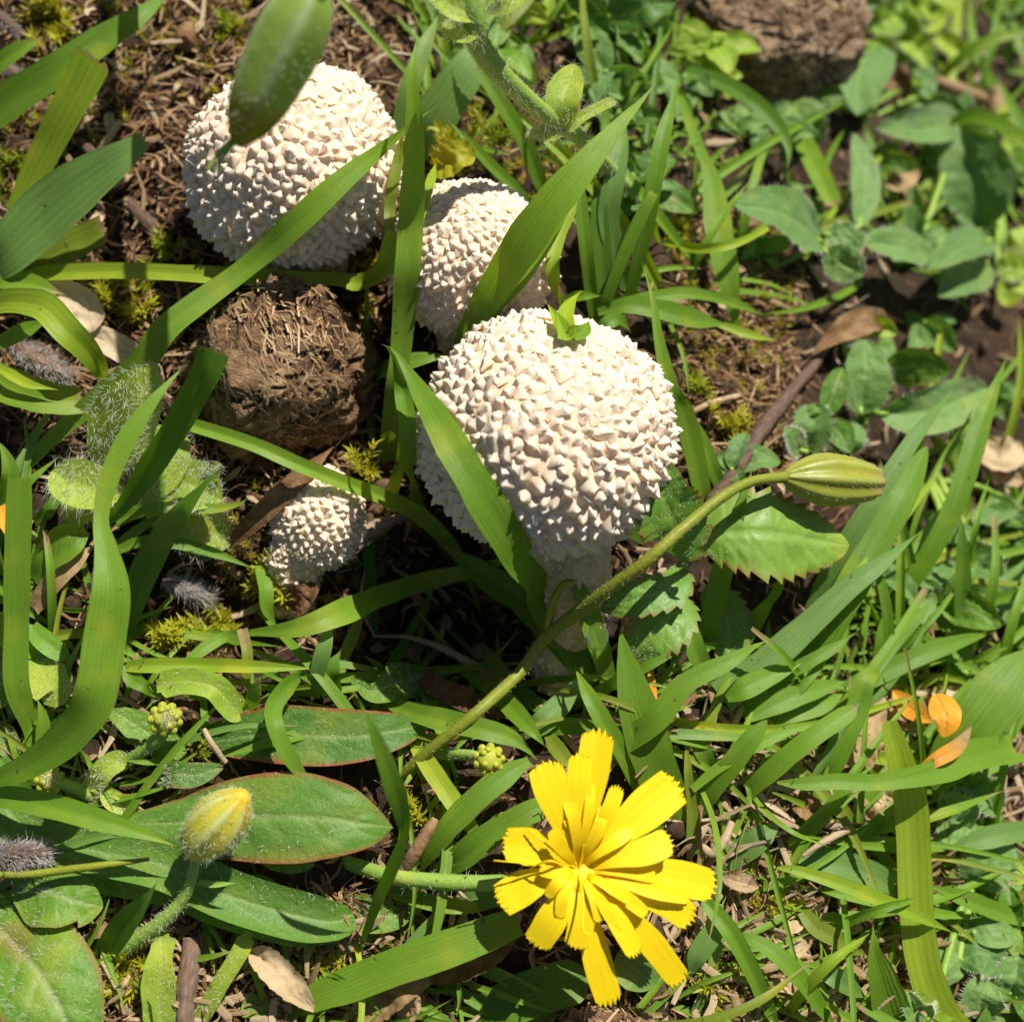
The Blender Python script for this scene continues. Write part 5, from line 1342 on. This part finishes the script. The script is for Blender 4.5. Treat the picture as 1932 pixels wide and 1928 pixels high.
FL('D 1620 1500 .3; 1690 1420 .5; 1740 1360 .5', 'curled dark brown dead leaf beside the yellow moss', 'litter', shape='oval', w=160, cup=.6)
FL('I 850 520 .2; 980 430 .4; 1060 330 .5; 1170 120 .5', 'wrinkled tan dead leaf behind the level pale blade', shape='lance', w=170, cup=.4)
FL('I 960 560 .2; 1040 470 .4; 1110 380 .4', 'flat tan dead leaf lying beside the wide striped blade', shape='lance', w=130, cup=.2)
FL('I 660 700 .3; 730 740 .5; 800 800 .4', 'reddish brown dead leaf scrap in the loose turf', 'litter', shape='oval', w=140, cup=.4)
FL('I 500 1450 .2; 620 1530 .3; 740 1500 .3', 'pale shredded dead blade on litter beside the pale bent blade', 'straw', shape='lance', w=130, cup=.3)
FL('I 260 1120 .2; 350 1150 .4; 460 1180 .3', 'pale fibrous dead blade at the end of a yellow petal', 'straw', shape='lance', w=110, cup=.4)
FL('I 620 1760 .1; 730 1720 .3; 860 1740 .2', 'peach coloured dead leaf on the litter', shape='oval', w=130, cup=.2)
FL('H 1050 1880 .0; 1200 1790 .1; 1350 1760 .1', 'brown crumpled dead leaf in the shade below the yellow petals', 'litter', shape='oval', w=260, cup=.3)
FL('H 430 1650 .2; 600 1600 .4; 850 1540 .4; 990 1480 .3', 'brown curled dead leaf between the wide blade and the yellow petals', 'litter', shape='lance', w=230, cup=.3)
FL('B 540 940 .8; 600 900 1.0; 680 860 1.1; 760 870 1.0', 'ragged golden husk above the middle puffball', 'moss', shape='oval', w=190, cup=.4)
FL('H 1720 60 .4 50; 1740 150 .4 60; 1730 -60 .4 40', 'amber dry blade behind the tallest yellow petal', 'orange')

# ------------------------------------------------------------------ water drops
def drop(t, x, y, h, w, hh, label, tall):
    c = tp(t, x, y, h); k = TK * pxs(c)
    th = np.linspace(0, np.pi, 22); ph = np.linspace(0, 2 * np.pi, 32, endpoint=False)
    A, B_ = np.meshgrid(th, ph, indexing='ij')
    v = nrm(CAM - c)
    V = np.stack([np.sin(A) * np.cos(B_) * w * k / 2, np.sin(A) * np.sin(B_) * hh * k / 2 * (1 - .12 * np.cos(A)), np.cos(A) * tall * k / 2], -1).reshape(-1, 3)
    ex = CR; ey = nrm(np.cross(v, ex)); V = V @ np.stack([ex, ey, v]) + c
    idx = np.arange(22 * 32).reshape(22, 32); nx = np.roll(idx, -1, 1)
    Q = np.stack([idx[:-1], idx[1:], nx[1:], nx[:-1]], -1).reshape(-1, 4)
    mk('water_drop', MB().add(V, Q), M['water'], base=c, label=label, cat='water drop')
drop('E', 1440, 1650, 1.0, 120, 150, 'clear round water drop sitting on grass near the pale puffball stalk', 60)
drop('E', 1150, 1200, 1.45, 170, 110, 'clear flattened water drop hanging under the edge of the cream puffball', 90)

# ------------------------------------------------------------------ moss
def moss_shoots(pos, hgt, nlv=16, ln=.12, rnd0=.5, lean=None, brown=.5):
    mb = MB()
    for p in pos:
        up = nrm(np.array([0, 0, 1.0]) + NR.normal(0, .35, 3) + (0 if lean is None else lean))
        H = hgt * NR.uniform(.6, 1.3)
        k = nlv
        q = np.sort(NR.random(k)) * .85 + .15
        a = np.arange(k) * 2.4 + NR.random() * 6
        e1 = nrm(np.cross(up, (1, .3, .2))); e2 = np.cross(up, e1)
        out = e1 * np.cos(a)[:, None] + e2 * np.sin(a)[:, None]
        b = p + up * (H * q)[:, None]
        L = ln * NR.uniform(.7, 1.3, k)[:, None]
        asc = (.35 + .9 * q)[:, None]
        d = nrm(out + up * asc)
        sd = nrm(np.cross(d, up)) * ln * .13
        m_ = b + d * L * .5 + up * L * .05
        t = b + d * L + out * L * .12
        V = np.stack([b - sd * .6, b + sd * .6, m_ + sd, m_ - sd, t], 1).reshape(-1, 3)
        bi = (np.arange(k) * 5)[:, None]
        r = np.clip(rnd0 + NR.uniform(-.4, .4), 0, 1)
        FX = np.zeros((k, 5, 4)); FX[..., 3] = r; FX[..., 0] = np.clip(brown - q * 1.1 + NR.uniform(-.1, .1), 0, 1)[:, None]
        mb.add(V, bi + np.array([0, 1, 2, 3]), bi + np.array([3, 2, 4]), FX=FX.reshape(-1, 4))
    return mb

def moss_tuft(t, x, y, r, n, hgt, ln, label, mat='moss', h=0.0, group=None):
    k = 1.0 if t == 'O' else TK
    c = tp(t, x, y, h); rc = r * k * pxs(c)
    xy = c[:2] + NR.normal(0, rc * .5, (n, 2))
    z = GZ(xy[:, 0], xy[:, 1]) + h
    mk('moss_tuft', moss_shoots(np.column_stack([xy, z]), hgt, 22, ln, .6), M[mat], base=c, label=label, cat='moss', group=group)
moss_tuft('D', 1460, 1330, 70, 7, .40, .16, 'bright yellow starry moss tuft at the foot of the small puffball', h=.25)
moss_tuft('D', 1570, 1420, 80, 9, .40, .15, 'yellow moss tuft beside the curled dark dead leaf', h=.2)
moss_tuft('D', 1730, 1160, 60, 6, .50, .17, 'yellow green moss sprig climbing over the small puffball', 'mossg', h=.5)
moss_tuft('D', 1850, 1030, 70, 8, .55, .18, 'golden moss sprig leaning on the small puffball', h=.5)
moss_tuft('E', 170, 790, 50, 4, .4, .14, 'yellow moss star beside the blade over the small puffball', h=.5)
moss_tuft('E', 230, 1200, 45, 3, .35, .14, 'single pale moss star beside the dark twig', 'mossg', h=.15)
moss_tuft('D', 980, 1690, 110, 14, .35, .14, 'golden moss cushion with a pale bud in the hollow edge', h=.2)
moss_tuft('D', 1230, 1580, 90, 10, .35, .14, 'brown gold moss cushion below the small puffball', h=.15)
moss_tuft('F', 310, 520, 90, 14, .25, .14, 'bright yellow moss cushion on soil beside the dry grey twig', h=.1)
moss_tuft('F', 90, 300, 70, 8, .2, .12, 'dull yellow moss patch on soil beside the cream puffball', 'mossg')
moss_tuft('B', 640, 900, 110, 12, .35, .16, 'golden moss cushion above the middle puffball', h=.5)
moss_tuft('B', 860, 820, 60, 6, .3, .14, 'green gold moss behind the middle puffball', 'mossg', h=.3)
moss_tuft('A', 1290, 200, 80, 8, .3, .13, 'lime moss sprig on brown soil by the hanging bud', 'mossg')
moss_tuft('A', 320, 130, 170, 22, .35, .16, 'rusty gold moss cushion above the broad slanting blade')
moss_tuft('A', 40, 1010, 90, 12, .3, .14, 'dark gold moss beside the cut yellow green blade', 'mossg')
moss_tuft('A', 640, 1700, 90, 12, .3, .14, 'yellow moss cushion beside the dung lump')
moss_tuft('A', 860, 1570, 60, 6, .25, .12, 'small lime moss star under the level stalk', 'mossg')
moss_tuft('A', 920, 1410, 60, 6, .25, .12, 'small lime moss star on soil beside the large puffball', 'mossg')
moss_tuft('A', 740, 1790, 60, 7, .3, .15, 'needle leaved yellow moss by the long slanting blade')
moss_tuft('C', 20, 1330, 60, 7, .25, .13, 'dull gold moss beside the smooth hanging blade')
moss_tuft('I', 560, 1260, 120, 22, .25, .12, 'olive gold moss cushion between straw beside the yellow petals')
moss_tuft('I', 200, 1700, 130, 24, .25, .12, 'olive moss patch in litter below the yellow petals')
moss_tuft('G', 740, 1690, 130, 20, .25, .14, 'golden moss with brown fibres beside the strap leaf')
moss_tuft('G', 1780, 1560, 130, 16, .25, .13, 'yellow moss cushion between leaf and straw')
moss_tuft('G', 1100, 420, 80, 8, .25, .12, 'green moss sprigs beside the button bud', 'mossg')
moss_tuft('H', 420, 790, 80, 10, .25, .12, 'gold moss beside the reddish brown dry stalk')

def inpix(p):
    """pixel of points"""
    d = p - CAM
    z = d @ CD
    return 966 + (d @ CR) / z / TF * 966, 964 - (d @ CU) / z / TF * 966

# background moss and litter: uncountable, one object each
def scatter(n, boxes):
    out = []
    tot = sum(b[4] for b in boxes)
    for x0, y0, x1, y1, w in boxes:
        k = int(n * w / tot)
        for _ in range(k):
            out.append(P(R.uniform(x0, x1), R.uniform(y0, y1), 0))
    a = np.array(out)
    a[:, 2] = GZ(a[:, 0], a[:, 1])
    return a
mp_ = scatter(1700, [(-100, -250, 760, 620, 9), (380, 480, 700, 620, 1), (1270, 380, 1480, 900, 2.2), (420, 880, 1000, 1260, 1.6), (150, 1700, 760, 1990, 1.8), (1380, 1600, 1700, 1960, 2), (800, 150, 1100, 400, 1.2)])
k = 0
dens = n2(mp_[:, 0], mp_[:, 1], 1.1, 77)
mp_ = mp_[dens > -.05]
mb = moss_shoots(mp_, .17, 12, .10, .35, brown=1.0)
mk('moss', mb, M['moss'], base=(0, 0, 0), kind='stuff', label='rusty gold moss growing over the brown soil', cat='moss')

def fibre_field(n, boxes, name, mat, label, Lr, wr, hmax, cat):
    p = scatter(n, boxes)
    mb = MB(); n = len(p)
    a = NR.uniform(0, 6.283, n); L = NR.uniform(*Lr, n) * NR.choice([.6, 1, 1.6], n); w = NR.uniform(*wr, n)
    d = np.stack([np.cos(a), np.sin(a), NR.normal(0, .35, n)], -1); d = nrm(d)
    s = nrm(np.cross(d, np.array([0, 0, 1.0]) + NR.normal(0, .5, (n, 3))))
    up = np.cross(s, d)
    p = p + np.array([0, 0, 1.0]) * NR.uniform(0, hmax, n)[:, None]
    bend = NR.normal(0, .18, n)[:, None] * L[:, None]; bs = NR.normal(0, .14, n)[:, None] * L[:, None]
    rows = []
    for t in (-.5, -.17, .17, .5):
        c = p + d * (L * t)[:, None] + up * bend * (t * t * 4 - 1) * .5 + s * bs * (t * t * 4)
        ww = (w * (1 if abs(t) < .3 else .55))[:, None]
        rows += [c - s * ww / 2, c + up * ww * .22, c + s * ww / 2]
    V = np.stack(rows, 1).reshape(-1, 3)
    b = (np.arange(n) * 12)[:, None]
    Q = np.concatenate([b + np.array([3 * i + j, 3 * i + j + 1, 3 * i + j + 4, 3 * i + j + 3]) for i in range(3) for j in (0, 1)])
    FX = np.zeros((n, 12, 4)); FX[..., 3] = NR.random(n)[:, None]
    UV = np.tile(np.array([[u_, v_] for v_ in (0, .3, .6, .9) for u_ in (0, .5, 1)]), (n, 1)) + np.repeat(NR.random(n) * 40, 12)[:, None]
    mb.add(V, Q, UV=UV, FX=FX.reshape(-1, 4))
    mk(name, mb, M[mat], base=(0, 0, 0), kind='stuff', label=label, cat=cat)
ALL = (-150, -300, 2080, 2050, 5)
fibre_field(15500, [ALL, (-800, -600, 2700, 2500, 2.5), (-50, -200, 760, 900, 6), (1270, 380, 1500, 900, 1.6), (1350, 1550, 1750, 1990, 1.2), (150, 1680, 800, 1990, 1)], 'leaf_litter', 'litter', 'brown fibres and crumbs of leaf litter covering the soil', (.10, .45), (.010, .05), .18, 'litter')
fibre_field(2300, [ALL, (-800, -600, 2700, 2500, 3), (1300, 1300, 1932, 1960, 9), (150, 1700, 900, 1960, 2.5), (-50, -200, 760, 500, 1.5)], 'straw_litter', 'straw', 'pale dry straw bits strewn between the plants', (.25, .75), (.03, .10), .22, 'litter')

# soil crumbs
def crumb_field(n, boxes):
    p = scatter(n, boxes)
    bm = bmesh.new(); bmesh.ops.create_icosphere(bm, subdivisions=2, radius=1)
    D = np.array([v.co[:] for v in bm.verts]); F = np.array([[v.index for v in f.verts] for f in bm.faces]); bm.free()
    mb = MB()
    for q in p:
        s = R.uniform(.03, .13) * R.choice([.6, .8, 1, 1.4])
        v = D * (1 + .45 * vnoise(D * 1.6 + R.random() * 99))[:, None] * s * np.array([1, R.uniform(.6, 1.2), R.uniform(.5, .9)])
        mb.add(v + q + np.array([0, 0, s * .2]), T=F, FX=[[0, 0, 0, .25 + .75 * R.random()]])
    mk('soil_crumbs', mb, M['soil'], base=(0, 0, 0), kind='stuff', label='brown soil crumbs scattered on the bare ground', cat='soil')
crumb_field(1300, [ALL, (-50, -200, 760, 900, 6), (1270, 380, 1500, 900, 2), (420, 880, 1000, 1260, 2)])

# ------------------------------------------------------------------ filler grass
KEEP = [(556, 322, 235), (893, 498, 190), (1030, 818, 275), (600, 1000, 130), (532, 680, 170), (1475, 70, 160), (1090, 1625, 245), (1560, 905, 90), (1460, 1010, 130),
        (1260, 930, 90), (420, 1550, 90), (600, 1540, 140), (250, 850, 110), (380, 950, 90), (1060, 190, 60), (1090, 1150, 90), (915, 1430, 40), (315, 1355, 40)]
def okpix(C):
    x, y = inpix(C)
    for kx, ky, kr in KEEP:
        if np.any(np.hypot(x - kx, y - ky) < kr): return False
    return True
FZ = [  # box, number, mean direction (deg, 0 = right, 90 = up), spread, tip height, label, group
    ((1200, 1200, 1960, 1960), 60, 50, 60, (.4, 1.2), 'slender green grass blade scattered in the loose turf by the flower', 'filler blades in the loose turf'),
    ((1350, 930, 1960, 1300), 26, 55, 30, (.5, 1.4), 'slender green grass blade scattered among the slanting sheaf', 'filler blades in the slanting sheaf'),
    ((660, 1290, 1200, 1500), 22, 20, 80, (.2, .7), 'slender green grass blade low in the tangle behind the flower', 'filler blades behind the flower'),
    ((800, -60, 1330, 640), 30, 75, 40, (.5, 1.3), 'slender green grass blade among the thicket behind the puffballs', 'filler blades behind the puffballs'),
    ((-60, 1240, 680, 1960), 20, 30, 70, (.2, .7), 'slender green grass blade low among the broad leaves', 'filler blades among the broad leaves'),
    ((560, 1680, 1350, 1990), 18, 20, 60, (.2, .5), 'slender green grass blade lying below the flower', 'filler blades below the flower'),
    ((1280, -60, 1960, 560), 16, 60, 60, (.4, 1.0), 'slender green grass blade among the leafy plants', 'filler blades among the leafy plants'),
    ((-60, 1000, 260, 1300), 8, 60, 40, (.3, .8), 'slender green grass blade in the shade beside the hairy leaves', 'filler blades beside the hairy leaves')]
def rblade(x, y, ang, L, w, h):
    a = math.radians(ang)
    p0 = P(x, y, -.05)
    n_ = 4; pts = [p0]
    cur = R.uniform(-.5, .5)
    for i in range(1, n_):
        t = i / (n_ - 1)
        pts.append(P(x + math.cos(a + cur * t) * L * t, y - math.sin(a + cur * t) * L * t, h * math.sin(t * math.pi * .6)))
    return spline(np.array(pts), 24, np.array([.6, 1, .9, .5]) * w * pxs(p0))
for (x0, y0, x1, y1), n, am, asd, hr, lab, grp in FZ:
    made = 0; tries = 0
    while made < n and tries < n * 12:
        tries += 1
        C, W = rblade(R.uniform(x0, x1), R.uniform(y0, y1), R.gauss(am, asd), R.uniform(200, 560), R.uniform(10, 26), R.uniform(*hr))
        if not okpix(C): continue
        end = R.choice(['tip', 'tip', 'tip', 'cut'])
        gm = R.choice(['grass', 'grass', 'grass', 'grass', 'blue', 'yel', 'oldg'])
        mb = blade(None, None, C=C, W=W, end=end, nW=9, twist=R.uniform(-.5, .5), fold=R.uniform(.1, .5), brown=R.choice([0, 0, .1, .3]))
        mk('grass_blade', mb, M[gm], base=C[0], label=vary(lab, gm, end), cat='grass', group=grp)
        made += 1
# dead scraps lying in the turf
for (x0, y0, x1, y1, n_, lab) in ((1380, 1300, 1900, 1960, 26, 'tan scrap of dead leaf lying in the loose turf by the flower'), (150, 1700, 1000, 1960, 14, 'tan scrap of dead leaf lying in front of the broad leaves'),
                             (1280, 420, 1500, 900, 5, 'tan scrap of dead leaf on bare soil by the dry grey twig'), (200, -40, 720, 480, 12, 'tan scrap of dead leaf on the brown soil by the largest puffballs'), (560, 1080, 1000, 1260, 8, 'tan scrap of dead leaf in the dark hollow')):
    for _ in range(n_):
        x, y = R.uniform(x0, x1), R.uniform(y0, y1); a = R.uniform(0, 6.283); L = R.uniform(28, 75); h = R.uniform(.05, .3)
        pts = np.array([P(x, y, h * .5), P(x + math.cos(a) * L * .5, y + math.sin(a) * L * .5, h + .1), P(x + math.cos(a) * L, y + math.sin(a) * L, h)])
        if not okpix(pts): continue
        mb = leaf(pts, L * R.uniform(.25, .6) * pxs(pts[0]), R.choice(['lance', 'oval', 'strap']), blister=.16, vein=.06, jag=.08, nL=22, nW=11, cup=R.uniform(.1, .7), twist=R.uniform(-.6, .6))
        mk('dead_leaf', mb, M[R.choice(['deadleaf', 'straw', 'straw', 'litter'])], base=pts[0], label=lab, cat='dead leaf', group=lab.split(' on ')[0].split(' lying')[0] + 's ' + lab.split('leaf ')[1])
# low undergrowth that cannot be counted
low = MB()
for (x0, y0, x1, y1), n, am, asd, hr, *_ in FZ:
    for _ in range(int(n * (4 if x0 == 1200 else 6))):
        C, W = rblade(R.uniform(x0, x1), R.uniform(y0, y1), R.gauss(am, asd + 20), R.uniform(80, 280), R.uniform(6, 15), R.uniform(.05, .5))
        if not okpix(C): continue
        low.merge(blade(None, None, C=C[::2], W=W[::2], nW=5, twist=R.uniform(-.8, .8), fold=.3, brown=R.choice([0, 0, 0, .2])))
mk('grass', low, M['grass'], base=(0, 0, 0), kind='stuff', label='short green undergrowth of grass between the larger blades', cat='grass')
# the turf goes on outside the frame
far = MB()
for _ in range(2600):
    r_ = 10 + 60 * R.random() ** 1.6; a = R.uniform(0, 6.283)
    x, y = r_ * math.cos(a), 1.5 + r_ * math.sin(a)
    if r_ < 11 and -10 < x < 10: continue
    L = R.uniform(1.2, 3.5); d = R.uniform(0, 6.283); z = float(GZ(x, y))
    p = np.array([x, y, z - .05]); v = np.array([math.cos(d), math.sin(d), 0])
    far.merge(blade([p, p + v * L * .3 + np.array([0, 0, L * .35]), p + v * L * .8 + np.array([0, 0, L * .4])], np.array([.5, 1, .5]) * R.uniform(.12, .3), nL=8, nW=3, ridge=0))
near = 0
while near < 1900:
    x, y = R.uniform(-15, 15), R.uniform(-11, 17)
    z = float(gzq(x, y))
    p = np.array([x, y, z - .05])
    px_, py_ = inpix(p)
    if -60 < px_ < 1992 and -60 < py_ < 1992: continue
    near += 1
    o = nrm(np.array([px_ - 966, 964 - py_, 0])); d = math.atan2(o[1], o[0]) + R.gauss(0, .8)
    L = R.uniform(.6, 2.4); v = np.array([math.cos(d), math.sin(d), 0])
    far.merge(blade([p, p + v * L * .3 + np.array([0, 0, L * .3]), p + v * L * .8 + np.array([0, 0, L * .33])], np.array([.5, 1, .5]) * R.uniform(.08, .22), nL=8, nW=3, ridge=0))
mk('grass', far, M['grass'], base=(0, 0, 0), kind='stuff', label='loose turf continuing all around the puffball patch', cat='grass')
